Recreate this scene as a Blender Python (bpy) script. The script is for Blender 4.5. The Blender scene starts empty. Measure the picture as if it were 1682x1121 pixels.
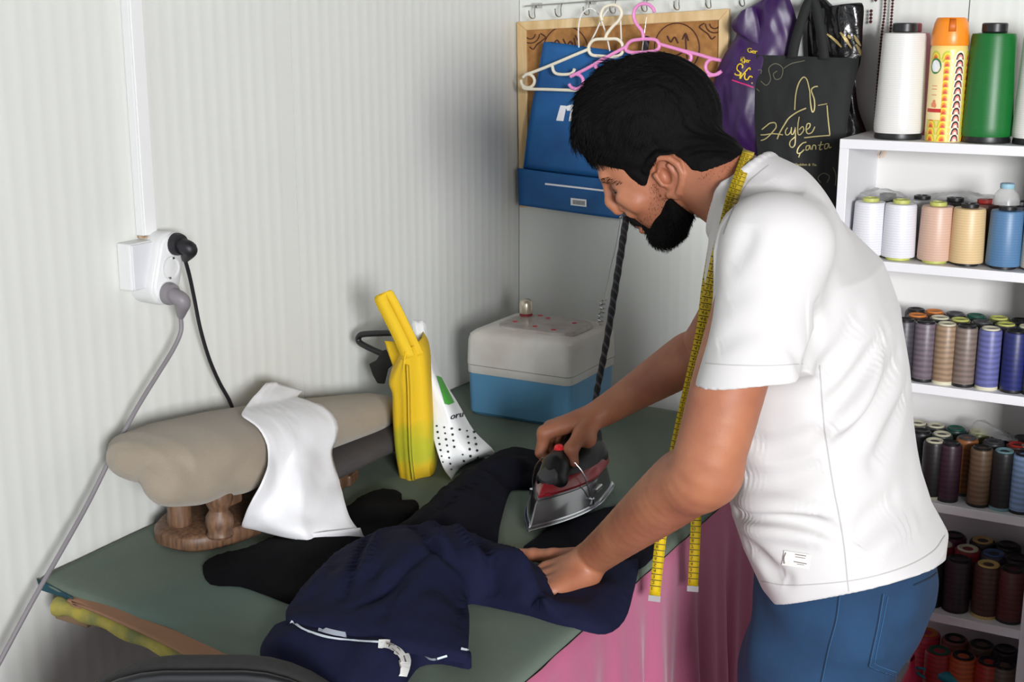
import bpy, bmesh, math, random
import numpy as np
from mathutils import Vector, Matrix, geometry as mgeo
from mathutils.bvhtree import BVHTree
import openvdb

random.seed(7)
RNG = np.random.default_rng(7)
SC = bpy.context.scene
COL = SC.collection
R = math.radians

# ------------------------------------------------------------------ camera
FPX = 2150.0
PIT, YAW = R(13.6), R(29.0)
CAM = np.array([1.56, -2.85, 1.63])
cd = bpy.data.cameras.new('camera')
cam = bpy.data.objects.new('camera', cd)
COL.objects.link(cam)
cam.location = CAM
cam.rotation_euler = (R(90) - PIT, 0, YAW)
cd.sensor_width = 36.0
cd.lens = FPX * 36.0 / 1682.0
cd.clip_start = 0.05
SC.camera = cam

# ------------------------------------------------------------------ light, exposure
SC.view_settings.view_transform = 'Standard'
SC.view_settings.look = 'None'
SC.view_settings.gamma = 1.0
SC.view_settings.use_curve_mapping = False
SC.view_settings.exposure = 0.28
wd = bpy.data.worlds.new('sky')
SC.world = wd
wd.use_nodes = True
bg = wd.node_tree.nodes['Background']
bg.inputs[0].default_value = (0.75, 0.87, 1.0, 1)
bg.inputs[1].default_value = 1.0


def area(name, loc, target, sx, sy, power, color=(1, 1, 1)):
    l = bpy.data.lights.new(name, 'AREA')
    l.shape = 'RECTANGLE'
    l.size, l.size_y = sx, sy
    l.energy = power
    l.color = color
    o = bpy.data.objects.new(name, l)
    COL.objects.link(o)
    o.location = loc
    d = Vector(target) - Vector(loc)
    o.rotation_euler = d.to_track_quat('-Z', 'Y').to_euler()
    return o


# daylight entering through the window and the door of the wall behind the camera
area('window_daylight', (3.70, -4.62, 1.82), (0.2, -0.6, 1.15), 1.2, 0.95, 265, (0.98, 0.98, 1.0))
area('door_daylight', (1.05, -4.55, 1.2), (1.0, 0.0, 1.1), 0.95, 2.0, 4, (0.86, 0.93, 1.0))


# ------------------------------------------------------------------ projection of photo points onto real surfaces
_fh = np.array([-math.sin(YAW), math.cos(YAW), 0.0])
RT = np.array([math.cos(YAW), math.sin(YAW), 0.0])
_up = np.array([0, 0, 1.0])
FW = _fh * math.cos(PIT) - _up * math.sin(PIT)
UC = _fh * math.sin(PIT) + _up * math.cos(PIT)


def ray(px, py):
    return FW * FPX + RT * (px - 841.0) - UC * (py - 560.5)


def U(px, py, x=None, y=None, z=None):
    r = ray(px, py)
    if x is not None:
        t = (x - CAM[0]) / r[0]
    elif y is not None:
        t = (y - CAM[1]) / r[1]
    else:
        t = (z - CAM[2]) / r[2]
    return CAM + r * t


def UY(pts, y):
    return [U(a, b, y=y) for a, b in pts]


# ------------------------------------------------------------------ materials
def lin(c):
    out = []
    for v in c[:3]:
        v = v / 255.0
        out.append(v / 12.92 if v <= 0.04045 else ((v + 0.055) / 1.055) ** 2.4)
    return (out[0], out[1], out[2], 1.0)


_M = {}


def mat(name, rgb, rough=0.6, metal=0.0, var=0.0, scale=30.0, bump=0.0, bscale=200.0, rgb2=None, spec=0.5,
        sheen=0.0, trans=0.0, alpha=1.0, sss=0.0, coat=0.0, stretch=None, vlo=0.35, vhi=0.7):
    if name in _M:
        return _M[name]
    m = bpy.data.materials.new(name)
    m.use_nodes = True
    nt = m.node_tree
    N, L = nt.nodes, nt.links
    b = N['Principled BSDF']
    b.inputs['Base Color'].default_value = lin(rgb)
    b.inputs['Roughness'].default_value = rough
    b.inputs['Metallic'].default_value = metal
    b.inputs['Specular IOR Level'].default_value = spec
    if sheen:
        b.inputs['Sheen Weight'].default_value = sheen
    if trans:
        b.inputs['Transmission Weight'].default_value = trans
    if alpha < 1:
        b.inputs['Alpha'].default_value = alpha
    if coat:
        b.inputs['Coat Weight'].default_value = coat
        b.inputs['Coat Roughness'].default_value = 0.15
    if sss:
        b.inputs['Subsurface Weight'].default_value = sss
        b.inputs['Subsurface Radius'].default_value = (0.012, 0.005, 0.003)
        b.inputs['Subsurface Scale'].default_value = 0.6
    if var or rgb2 or bump:
        tc = N.new('ShaderNodeTexCoord')
        src = tc.outputs['Object']
        if stretch:
            mp = N.new('ShaderNodeMapping')
            mp.inputs['Scale'].default_value = stretch
            L.new(src, mp.inputs['Vector'])
            src = mp.outputs['Vector']
    if var or rgb2:
        n = N.new('ShaderNodeTexNoise')
        n.inputs['Scale'].default_value = scale
        n.inputs['Detail'].default_value = 5
        L.new(src, n.inputs['Vector'])
        cr = N.new('ShaderNodeValToRGB')
        a = lin(rgb)
        c2 = lin(rgb2) if rgb2 else tuple(min(1, v * (1 - var)) for v in a[:3]) + (1,)
        cr.color_ramp.elements[0].position = vlo
        cr.color_ramp.elements[1].position = vhi
        cr.color_ramp.elements[0].color = c2
        cr.color_ramp.elements[1].color = a
        L.new(n.outputs['Fac'], cr.inputs['Fac'])
        L.new(cr.outputs['Color'], b.inputs['Base Color'])
    if bump:
        n2 = N.new('ShaderNodeTexNoise')
        n2.inputs['Scale'].default_value = bscale
        n2.inputs['Detail'].default_value = 3
        L.new(src, n2.inputs['Vector'])
        bp = N.new('ShaderNodeBump')
        bp.inputs['Strength'].default_value = bump
        bp.inputs['Distance'].default_value = 0.002
        L.new(n2.outputs['Fac'], bp.inputs['Height'])
        L.new(bp.outputs['Normal'], b.inputs['Normal'])
    _M[name] = m
    return m


def stripes(name, rgb, rgb2, period, axis='Z', width=0.5, rough=0.6, soft=0.1, bump=0.15):
    """fine winding lines across one object axis (thread windings, wood grain)"""
    if name in _M:
        return _M[name]
    m = bpy.data.materials.new(name)
    m.use_nodes = True
    N, L = m.node_tree.nodes, m.node_tree.links
    b = N['Principled BSDF']
    b.inputs['Roughness'].default_value = rough
    tc = N.new('ShaderNodeTexCoord')
    nz = N.new('ShaderNodeTexNoise')
    nz.inputs['Scale'].default_value = 40
    L.new(tc.outputs['Object'], nz.inputs['Vector'])
    w = N.new('ShaderNodeTexWave')
    w.wave_type = 'BANDS'
    w.bands_direction = axis
    w.inputs['Scale'].default_value = 1.0 / period / 3.18
    w.inputs['Distortion'].default_value = 2.0
    w.inputs['Detail'].default_value = 2
    L.new(tc.outputs['Object'], w.inputs['Vector'])
    cr = N.new('ShaderNodeValToRGB')
    cr.color_ramp.elements[0].position = max(0, width - soft)
    cr.color_ramp.elements[1].position = min(1, width + soft)
    cr.color_ramp.elements[0].color = lin(rgb2)
    cr.color_ramp.elements[1].color = lin(rgb)
    L.new(w.outputs['Fac'], cr.inputs['Fac'])
    L.new(cr.outputs['Color'], b.inputs['Base Color'])
    bp = N.new('ShaderNodeBump')
    bp.inputs['Strength'].default_value = bump
    bp.inputs['Distance'].default_value = 0.001
    L.new(w.outputs['Fac'], bp.inputs['Height'])
    L.new(bp.outputs['Normal'], b.inputs['Normal'])
    _M[name] = m
    return m


# ------------------------------------------------------------------ objects
_LOC = {}


def thing(name, label, cat, loc=(0, 0, 0), group=None):
    o = bpy.data.objects.new(name, None)
    o.empty_display_size = 0.03
    COL.objects.link(o)
    o.location = loc
    _LOC[o] = np.array(loc, float)
    return tag(o, label, cat, group)


def tag(o, label=None, cat=None, group=None, kind=None):
    if label:
        o['label'] = label
    if cat:
        o['category'] = cat
    if group:
        o['group'] = group
    if kind:
        o['kind'] = kind
    return o


class G:
    """collects vertices and faces in world coordinates"""

    def __init__(s):
        s.v, s.f, s.n = [], [], 0
        s.uv = None

    def add(s, v, f):
        v = np.asarray(v, float).reshape(-1, 3)
        s.f += [tuple(i + s.n for i in q) for q in f]
        s.v.append(v)
        s.n += len(v)
        return s

    def verts(s):
        return np.concatenate(s.v) if s.v else np.zeros((0, 3))

    def box(s, c, d, rot=None):
        x, y, z = np.array(d, float) / 2
        v = np.array([(-x, -y, -z), (x, -y, -z), (x, y, -z), (-x, y, -z), (-x, -y, z), (x, -y, z), (x, y, z), (-x, y, z)])
        if rot is not None:
            v = v @ np.array(rot).T
        return s.add(v + np.array(c), [(0, 3, 2, 1), (4, 5, 6, 7), (0, 1, 5, 4), (1, 2, 6, 5), (2, 3, 7, 6), (3, 0, 4, 7)])

    def span(s, a, b):
        a, b = np.array(a, float), np.array(b, float)
        return s.box((a + b) / 2, np.abs(b - a))

    def rings(s, rings, closed=True, caps=True):
        n = len(rings[0])
        v = np.concatenate([np.asarray(r, float) for r in rings])
        f = []
        m = n if closed else n - 1
        for i in range(len(rings) - 1):
            for j in range(m):
                k = (j + 1) % n
                f.append((i * n + j, i * n + k, (i + 1) * n + k, (i + 1) * n + j))
        if caps and closed:
            f.append(tuple(range(n - 1, -1, -1)))
            f.append(tuple((len(rings) - 1) * n + j for j in range(n)))
        return s.add(v, f)

    def tube(s, pts, r, n=8, caps=True, flat=None):
        pts = np.asarray(pts, float)
        m = len(pts)
        r = np.full(m, r, float) if np.isscalar(r) else np.asarray(r, float)
        T = np.gradient(pts, axis=0)
        T /= np.maximum(np.linalg.norm(T, axis=1, keepdims=True), 1e-9)
        a = np.array([0, 0, 1.0]) if abs(T[0][2]) < 0.9 else np.array([1.0, 0, 0])
        nrm = np.cross(T[0], a)
        nrm /= np.linalg.norm(nrm)
        out = []
        for i in range(m):
            nrm = nrm - T[i] * (nrm @ T[i])
            nrm /= max(np.linalg.norm(nrm), 1e-9)
            bn = np.cross(T[i], nrm)
            th = np.arange(n) * 2 * math.pi / n
            out.append(pts[i] + r[i] * (np.cos(th)[:, None] * nrm + np.sin(th)[:, None] * bn))
        return s.rings(out, caps=caps)

    def lathe(s, prof, c=(0, 0, 0), n=24, axis=None):
        th = np.arange(n) * 2 * math.pi / n
        rs = [np.stack([r * np.cos(th), r * np.sin(th), np.full(n, z)], 1) for r, z in prof]
        if axis is not None:
            q = Vector((0, 0, 1)).rotation_difference(Vector(axis)).to_matrix()
            rs = [x @ np.array(q).T for x in rs]
        rs = [x + np.array(c) for x in rs]
        return s.rings(rs)

    def grid(s, P, wrap=False):
        P = np.asarray(P, float)
        a, b = P.shape[:2]
        f = []
        for i in range(a - 1):
            for j in range(b if wrap else b - 1):
                k = (j + 1) % b
                f.append((i * b + j, i * b + k, (i + 1) * b + k, (i + 1) * b + j))
        return s.add(P.reshape(-1, 3), f)

    def prism(s, poly, d):
        """extrude a planar 3-D polygon along vector d"""
        p = np.asarray(poly, float)
        n = len(p)
        f = [tuple(range(n)), tuple(range(2 * n - 1, n - 1, -1))]
        f += [(i, n + i, n + (i + 1) % n, (i + 1) % n) for i in range(n)]
        return s.add(np.concatenate([p, p + np.array(d)]), f)


def part(name, g, m, parent=None, smooth=True, bevel=0.0, sub=0, solid=0.0, kind=None, label=None, angle=40, seg=2, fix=True, off=-1.0):
    V = g.verts()
    if parent is not None:
        V = V - _LOC[parent]
        org = np.zeros(3)
    else:
        org = np.array([(V[:, 0].min() + V[:, 0].max()) / 2, (V[:, 1].min() + V[:, 1].max()) / 2, V[:, 2].min()])
        V = V - org
    me = bpy.data.meshes.new(name)
    me.from_pydata(V.tolist(), [], g.f)
    me.materials.append(m)
    if fix:
        bm = bmesh.new()
        bm.from_mesh(me)
        bmesh.ops.recalc_face_normals(bm, faces=bm.faces)
        bm.to_mesh(me)
        bm.free()
    if g.uv is not None:
        uvl = me.uv_layers.new(name='UVMap')
        li = np.zeros(len(me.loops), dtype=np.int32)
        me.loops.foreach_get('vertex_index', li)
        uvl.data.foreach_set('uv', np.asarray(g.uv, np.float32)[li].ravel())
    if smooth:
        me.shade_smooth()
        if angle < 180:
            me.set_sharp_from_angle(angle=R(angle))
    o = bpy.data.objects.new(name, me)
    COL.objects.link(o)
    o.location = org
    if parent is not None:
        o.parent = parent
    _LOC[o] = org + (_LOC[parent] if parent is not None else 0)
    if solid:
        md = o.modifiers.new('solid', 'SOLIDIFY')
        md.thickness = solid
        md.offset = off
    if bevel:
        md = o.modifiers.new('bevel', 'BEVEL')
        md.width = bevel
        md.segments = seg
        md.limit_method = 'ANGLE'
        md.harden_normals = False
    if sub:
        md = o.modifiers.new('sub', 'SUBSURF')
        md.levels = md.render_levels = sub
    if kind:
        o['kind'] = kind
    if label:
        o['label'] = label
    return o


def copy_tree(o, loc, parent=None):
    c = o.copy()
    COL.objects.link(c)
    if parent is None:
        c.location = loc
    else:
        c.parent = parent
    for ch in list(o.children):
        copy_tree(ch, None, c)
    return c


def crom(P, n=8, closed=False):
    P = [np.asarray(p, float) for p in P]
    if closed:
        Q = [P[-1]] + P + [P[0], P[1]]
    else:
        Q = [2 * P[0] - P[1]] + P + [2 * P[-1] - P[-2]]
    out = []
    for i in range(1, len(Q) - 2):
        p0, p1, p2, p3 = Q[i - 1], Q[i], Q[i + 1], Q[i + 2]
        for j in range(n):
            t = j / n
            out.append(0.5 * ((2 * p1) + (-p0 + p2) * t + (2 * p0 - 5 * p1 + 4 * p2 - p3) * t * t + (-p0 + 3 * p1 - 3 * p2 + p3) * t ** 3))
    if not closed:
        out.append(P[-1])
    return np.array(out)


def sheet(rows, nu=8, nv=8):
    """smooth surface through a net of 3-D points"""
    A = np.array([crom(r, nu) for r in rows])
    B = np.array([crom(A[:, j], nv) for j in range(A.shape[1])])
    return np.transpose(B, (1, 0, 2))


def snoise(p, sc, seed=0):
    p = np.asarray(p, float) * sc
    x, y, z = p[..., 0] + seed * 1.7, p[..., 1] + seed * 3.1, p[..., 2] + seed * 0.7
    return (np.sin(x * 1.0 + 1.7 * np.sin(y * 0.9 + z)) + np.sin(y * 1.3 + 1.3 * np.sin(z * 1.1 + x * 0.7)) + np.sin(z * 1.2 + 1.5 * np.sin(x * 0.8 - y))) / 3.0


# glyph outlines of the built-in font as flat meshes
_GL = {}


def glyph(ch):
    if ch in _GL:
        return _GL[ch]
    cu = bpy.data.curves.new('glyph', 'FONT')
    cu.body = ch
    cu.size = 1.0
    cu.resolution_u = 2
    o = bpy.data.objects.new('glyph', cu)
    COL.objects.link(o)
    bpy.context.view_layer.update()
    me = bpy.data.meshes.new_from_object(o.evaluated_get(bpy.context.evaluated_depsgraph_get()))
    v = np.array([tuple(x.co) for x in me.vertices]).reshape(-1, 3)
    f = [tuple(p.vertices) for p in me.polygons]
    bpy.data.objects.remove(o)
    bpy.data.curves.remove(cu)
    bpy.data.meshes.remove(me)
    _GL[ch] = (v, f)
    return _GL[ch]


def write(g, text, fn, size=1.0, space=0.08, bold=0.0, widen=1.0):
    """lay glyphs along u; fn(u, v) gives the 3-D point"""
    x = 0.0
    for ch in text:
        if ch == ' ':
            x += 0.35 * size
            continue
        v, f = glyph(ch)
        if len(v) == 0:
            continue
        w = v[:, 0].max() - v[:, 0].min()
        for dx in ([0] if not bold else [-bold, 0, bold]):
            P = np.array([fn(x + (a - v[:, 0].min() + dx) * size * widen, b * size) for a, b, _ in v])
            g.add(P + dx * 0.0001, f)
        x += (w * widen + space) * size
    return x


# ------------------------------------------------------------------ distance fields
class Field:
    def __init__(s, lo, hi, h):
        s.lo, s.h = np.array(lo, float), h
        s.n = np.ceil((np.array(hi) - s.lo) / h).astype(int) + 1
        s.a = np.full(s.n, 0.5, np.float32)

    def sub(s, c0, c1):
        i0 = np.clip(np.floor((np.asarray(c0) - s.lo) / s.h).astype(int), 0, s.n)
        i1 = np.clip(np.ceil((np.asarray(c1) - s.lo) / s.h).astype(int) + 1, 0, s.n)
        sl = tuple(slice(a, b) for a, b in zip(i0, i1))
        ax = [(np.arange(a, b) * s.h + l).astype(np.float32) for a, b, l in zip(i0, i1, s.lo)]
        return sl, ax[0][:, None, None], ax[1][None, :, None], ax[2][None, None, :]

    def put(s, prim, k=0.01, mode='u'):
        fn, c0, c1 = prim
        pad = k + 0.012
        sl, X, Y, Z = s.sub(np.asarray(c0) - pad, np.asarray(c1) + pad)
        a = s.a[sl]
        if a.size == 0:
            return s
        d = fn(X, Y, Z).astype(np.float32)
        if mode == 'u':
            hh = np.clip(0.5 + 0.5 * (a - d) / k, 0, 1)
            s.a[sl] = a + (d - a) * hh - k * hh * (1 - hh)
        elif mode == 's':
            hh = np.clip(0.5 - 0.5 * (a + d) / k, 0, 1)
            s.a[sl] = a + (-d - a) * hh + k * hh * (1 - hh)
        elif mode == 'd':       # add displacement (d is an amount to subtract)
            s.a[sl] = a - d
        return s

    def cut(s, p, n, k=0.002):
        """keep the half space (x-p).n < 0"""
        n = np.asarray(n, float) / np.linalg.norm(n)
        sl, X, Y, Z = s.sub(s.lo, s.lo + s.n * s.h)
        d = ((X - p[0]) * n[0] + (Y - p[1]) * n[1] + (Z - p[2]) * n[2]).astype(np.float32)
        s.a = np.maximum(s.a, d)
        return s

    def mesh(s, g=None):
        b = 4 * s.h
        A = np.clip(s.a, -b, b).astype(np.float32)
        for ax in range(3):     # close at the borders
            idx = [slice(None)] * 3
            for e in (0, -1):
                idx[ax] = e
                A[tuple(idx)] = b
        gr = openvdb.FloatGrid(b)
        gr.copyFromArray(A)
        P, Q = gr.convertToQuads(0.0)
        P = np.asarray(P, float) * s.h + s.lo
        g = g or G()
        g.add(P, [tuple(int(i) for i in q) for q in np.asarray(Q)])
        return g


def cap(a, b, ra, rb):
    a, b = np.asarray(a, float), np.asarray(b, float)
    ba = b - a
    L2 = max(ba @ ba, 1e-9)

    def fn(X, Y, Z):
        t = np.clip(((X - a[0]) * ba[0] + (Y - a[1]) * ba[1] + (Z - a[2]) * ba[2]) / L2, 0, 1)
        return np.sqrt((X - a[0] - t * ba[0]) ** 2 + (Y - a[1] - t * ba[1]) ** 2 + (Z - a[2] - t * ba[2]) ** 2) - (ra + (rb - ra) * t)
    m = max(ra, rb)
    return fn, np.minimum(a, b) - m, np.maximum(a, b) + m


def ell(c, r, axes=None):
    c, r = np.asarray(c, float), np.asarray(r, float)
    A = np.eye(3) if axes is None else np.array(axes, float)

    def fn(X, Y, Z):
        x, y, z = X - c[0], Y - c[1], Z - c[2]
        q = [(x * A[i][0] + y * A[i][1] + z * A[i][2]) for i in range(3)]
        k0 = np.sqrt(sum((q[i] / r[i]) ** 2 for i in range(3)))
        k1 = np.sqrt(sum((q[i] / r[i] ** 2) ** 2 for i in range(3))) + 1e-6
        return k0 * (k0 - 1) / k1
    m = r.max()
    return fn, c - m, c + m


def loft(o, axes, S, p=2.0):
    """stack of ellipses: axes = (front, side, up); S rows: up, front centre, side centre, front radius, side radius"""
    o = np.asarray(o, float)
    A = np.array(axes, float)
    S = np.array(sorted(S, key=lambda r: r[0]), float)

    def fn(X, Y, Z):
        x, y, z = X - o[0], Y - o[1], Z - o[2]
        q = [(x * A[i][0] + y * A[i][1] + z * A[i][2]) for i in range(3)]
        w = np.clip(q[2], S[0, 0], S[-1, 0])
        c0, c1, a, b = (np.interp(w, S[:, 0], S[:, j]) for j in (1, 2, 3, 4))
        k = (np.abs((q[0] - c0) / a) ** p + np.abs((q[1] - c1) / b) ** p) ** (1 / p)
        d = (k - 1) * np.minimum(a, b)
        e = np.abs(q[2] - (S[0, 0] + S[-1, 0]) / 2) - (S[-1, 0] - S[0, 0]) / 2
        return np.where(e > 0, np.sqrt(np.maximum(d, 0) ** 2 + e * e), np.maximum(d, e))
    cs = []
    for r in S:
        for sf in (-1, 1):
            for ss in (-1, 1):
                cs.append(o + A[0] * (r[1] + sf * r[3]) + A[1] * (r[2] + ss * r[4]) + A[2] * r[0])
    cs = np.array(cs)
    return fn, cs.min(0), cs.max(0)


def bvh_of(g):
    return BVHTree.FromPolygons([tuple(v) for v in g.verts()], g.f)


def onto(bvh, px, py, lift=0.0012):
    """the point where the photo's sight line meets a built surface, lifted along its normal"""
    r = ray(px, py)
    hit, nr, i, d = bvh.ray_cast(Vector(CAM), Vector(r).normalized())
    if hit is None:
        return None
    if nr.dot(Vector(r)) > 0:
        nr = -nr
    return np.array(hit + nr * lift)
# ------------------------------------------------------------------ palette
WALL = mat('wall_paint', (222, 224, 219), 0.45, var=0.03, scale=3)
SEAM = mat('panel_gap', (120, 122, 120), 0.8)
DIM = mat('unseen_wall', (92, 88, 84), 0.7)
WHITE_PL = mat('white_plastic', (218, 219, 218), 0.35)
BLACK_PL = mat('black_plastic', (22, 22, 25), 0.4)
STEEL = mat('steel_wire', (190, 190, 188), 0.25, 1.0)
TZ = 0.80

# ------------------------------------------------------------------ room shell
def ribbed(y0, y1, z0, z1, period=0.032, depth=0.0005):
    pts = [(y0, 0.0)]
    n = max(1, int((y1 - y0 - 0.012) / period))
    for k in range(n):
        for a in (0.0, 0.12, 0.25, 0.40, 0.55, 0.68, 0.80):
            pts.append((y0 + 0.006 + (k + a) * period, depth * math.sin(math.pi * min(1, a / 0.8)) ** 2))
    pts.append((y1 - 0.003, 0.0))
    pts.append((y1, 0.0))
    return pts


def rib_panel(name, root, a0, a1, side, z0=0.0, z1=2.45, period=0.032):
    g = G()
    pr = ribbed(a0 + 0.0012, a1 - 0.0012, z0, z1, period)
    pr = [(a0 + 0.0012, -0.004)] + pr + [(a1 - 0.0012, -0.004)]
    rows = []
    for z in (z0, z1):
        if side == 'left':
            rows.append([(d, y, z) for y, d in pr])
        else:
            rows.append([(y, -d, z) for y, d in pr])
    g.grid(rows)
    part(name, g, WALL, root, angle=40)


wl = part('wall_left', G().span((-0.08, -4.6, 0), (-0.003, 0.08, 2.45)), SEAM, smooth=False)
tag(wl, kind='structure')
for a0, a1 in ((-0.878, 0.0012), (-1.878, -0.878), (-2.878, -1.878), (-3.878, -2.878), (-4.6, -3.878)):
    rib_panel('wall_panel', wl, a0, a1, 'left')
wb = part('wall_back', G().span((-0.003, 0.003, 0), (4.4, 0.08, 2.45)), SEAM, smooth=False)
tag(wb, kind='structure')
for a0, a1 in ((0.0, 1.042), (1.042, 2.042), (2.042, 3.042), (3.042, 4.3)):
    rib_panel('wall_panel', wb, a0, a1, 'back', period=0.026)
gw = G().span((4.32, -4.6, 0), (4.4, 0, 2.45))
tag(part('wall_right', gw, DIM, smooth=False), kind='structure')
gw = G()
gw.span((0, -4.6, 0), (0.55, -4.52, 2.45)).span((1.55, -4.6, 0), (3.05, -4.52, 2.45)).span((0.55, -4.6, 2.2), (1.55, -4.52, 2.45))
gw.span((3.05, -4.6, 0), (4.32, -4.52, 1.27)).span((3.05, -4.6, 2.33), (4.32, -4.52, 2.45)).span((4.32, -4.6, 0), (4.4, -4.52, 2.45))
tag(part('wall_front', gw, DIM, smooth=False), kind='structure')
FLOOR = mat('floor_laminate', (80, 66, 54), 0.5, var=0.25, scale=6, stretch=(1, 8, 1))
tag(part('floor', G().span((-0.08, -4.6, -0.06), (4.4, 0.08, 0)), FLOOR, smooth=False), kind='structure')
tag(part('ceiling', G().span((-0.08, -4.6, 2.45), (4.4, 0.08, 2.52)), DIM, smooth=False), kind='structure')
fr = G()
fr.span((3.03, -4.6, 1.25), (3.08, -4.51, 2.35)).span((4.27, -4.6, 1.25), (4.32, -4.51, 2.35))
fr.span((3.08, -4.6, 1.25), (4.27, -4.51, 1.30)).span((3.08, -4.6, 2.30), (4.27, -4.51, 2.35)).span((3.66, -4.58, 1.30), (3.69, -4.53, 2.30))
tag(part('window_1', fr, WHITE_PL, smooth=False), kind='structure')

# out-of-view cabinet, added to block window light from the bookcase's lower shelves
cab = thing('added_shade_cabinet', 'unseen white two-door cabinet added behind the man to shade the lower shelves', 'cabinet', (1.85, -1.05, 0))
CABW = mat('cabinet_white', (176, 174, 170), 0.5)
part('carcass', G().span((1.64, -1.50, 0.0), (2.05, -0.55, 0.96)), CABW, cab, smooth=False, bevel=0.003)
part('worktop', G().span((1.62, -1.52, 0.96), (2.07, -0.53, 0.99)), DIM, cab, smooth=False, bevel=0.003)
for k in (0, 1):
    dd_ = part('door', G().span((2.05, -1.49 + 0.475 * k, 0.08), (2.068, -1.025 + 0.475 * k, 0.94)), CABW, cab, smooth=False, bevel=0.002)
    part('handle', G().tube([(2.080, -1.07 + 0.09 * k, 0.50), (2.080, -1.07 + 0.09 * k, 0.64)], 0.005, 8), STEEL, dd_)

# ------------------------------------------------------------------ work table
table = thing('work_table', 'long wooden work table against the white panelled wall under a green cloth', 'table', (0.41, -0.9, 0))
WOOD_D = mat('table_wood', (120, 92, 66), 0.6, var=0.3, scale=12, stretch=(1, 6, 1))
part('tabletop', G().span((0.012, -1.50, TZ - 0.035), (0.80, -0.255, TZ - 0.006)), WOOD_D, table, smooth=False, bevel=0.003)
for x in (0.05, 0.76):
    for y in (-1.08, -0.31):
        part('leg', G().span((x - 0.025, y - 0.025, 0), (x + 0.025, y + 0.025, TZ - 0.035)), WOOD_D, table, smooth=False, bevel=0.003)
part('cleat', G().span((0.03, -1.555, TZ - 0.068), (0.10, -1.44, TZ - 0.04)), mat('raw_wood', (150, 120, 88), 0.7, var=0.3, scale=20), table, smooth=False, bevel=0.003)

# green table cloth: soft top with gentle waves, a lifted near edge and a rolled right edge
CLOTH_G = mat('green_cloth', (117, 123, 103), 0.9, var=0.0, scale=2.2, rgb2=(88, 108, 102), bump=0.35, bscale=900, vlo=0.3, vhi=0.75)
near = crom([U(a, b, z=TZ) for a, b in ((66, 948), (95, 966), (150, 983), (205, 1002), (285, 1029), (340, 1056), (420, 1086), (560, 1130), (760, 1180))], 4)


def near_y(x):
    return float(np.interp(x, near[:, 0], near[:, 1]))


g = G()
rows = []
xs = np.concatenate([np.linspace(0.008, 0.79, 60), [0.80, 0.808, 0.813, 0.815, 0.815]])
zo = np.concatenate([np.zeros(60), [-0.0006, -0.002, -0.005, -0.009, -0.014]])
for i, x in enumerate(xs):
    y0, y1 = near_y(min(x, 0.8)), -0.249
    row = []
    for t in np.linspace(0, 1, 90):
        y = y0 + (y1 - y0) * t
        z = TZ + zo[i] + 0.0012 * snoise(np.array([x, y, 0]), 14, 2) + 0.0008 * math.sin(34 * x + 9 * y)
        e = max(0, 1 - (y - y0) / 0.03)
        z += -0.006 * e * e
        row.append((x, y, z))
    rows.append(row)
g.grid(rows)
tc = part('tablecloth', g, CLOTH_G, solid=0.002)
tag(tc, 'faded green cloth spread over the whole work table top', 'tablecloth')

# brown card and padded yellow edge under the lifted cloth
CARD = mat('brown_card', (152, 112, 84), 0.85, var=0.12, scale=9)
ed = [U(a, b, z=TZ - 0.010) for a, b in ((120, 984), (185, 1003), (285, 1040), (350, 1070), (430, 1105))]
bk = [p + np.array([0.02, 0.13, 0]) for p in ed]
ed2 = [U(a, b, z=TZ - 0.010) for a, b in ((118, 992), (180, 1018), (262, 1056), (318, 1086), (390, 1120))]
g = G().grid(sheet([bk, ed, ed2], 6, 4))
tag(part('cardboard_sheet', g, CARD, solid=0.004), 'brown cardboard sheet sticking out under the green table cloth', 'cardboard')
YEL = mat('yellow_pad', (172, 156, 66), 0.9, rgb2=(120, 122, 74), scale=26, bump=0.6, bscale=300)
pp = crom([U(a, b, z=TZ - 0.026) for a, b in ((86, 996), (120, 1003), (170, 1020), (230, 1047), (290, 1073), (350, 1101), (420, 1132))], 6)
rr = 0.0135 + 0.002 * np.sin(np.arange(len(pp)) * 0.9)
rr[0] = 0.004
g = G().tube(pp + np.array([0, 0.002, 0]), rr, 12)
yp = thing('padded_underlay', 'mottled yellow padded underlay rolled along the near end of the table', 'underlay', pp[0])
part('rolled_edge', g, YEL, yp)
g = G().grid([[(a[0], a[1] + 0.008, TZ - 0.024), (a[0] + 0.005, a[1] + 0.10, TZ - 0.006)] for a in pp])
part('flap', g, YEL, yp, solid=0.003)
tl = U(64, 952, z=TZ - 0.004)
g = G().grid(sheet([[U(60, 951, z=TZ - 0.002), U(84, 962, z=TZ - 0.004), U(118, 983, z=TZ - 0.004)], [U(66, 969, z=TZ - 0.012), U(88, 977, z=TZ - 0.014), U(122, 990, z=TZ - 0.012)]], 5, 4))
tag(part('teal_underlay', g, mat('teal_cloth', (24, 66, 78), 0.9), solid=0.002), 'dark teal cloth corner peeking out below the green cloth', 'cloth')

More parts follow.
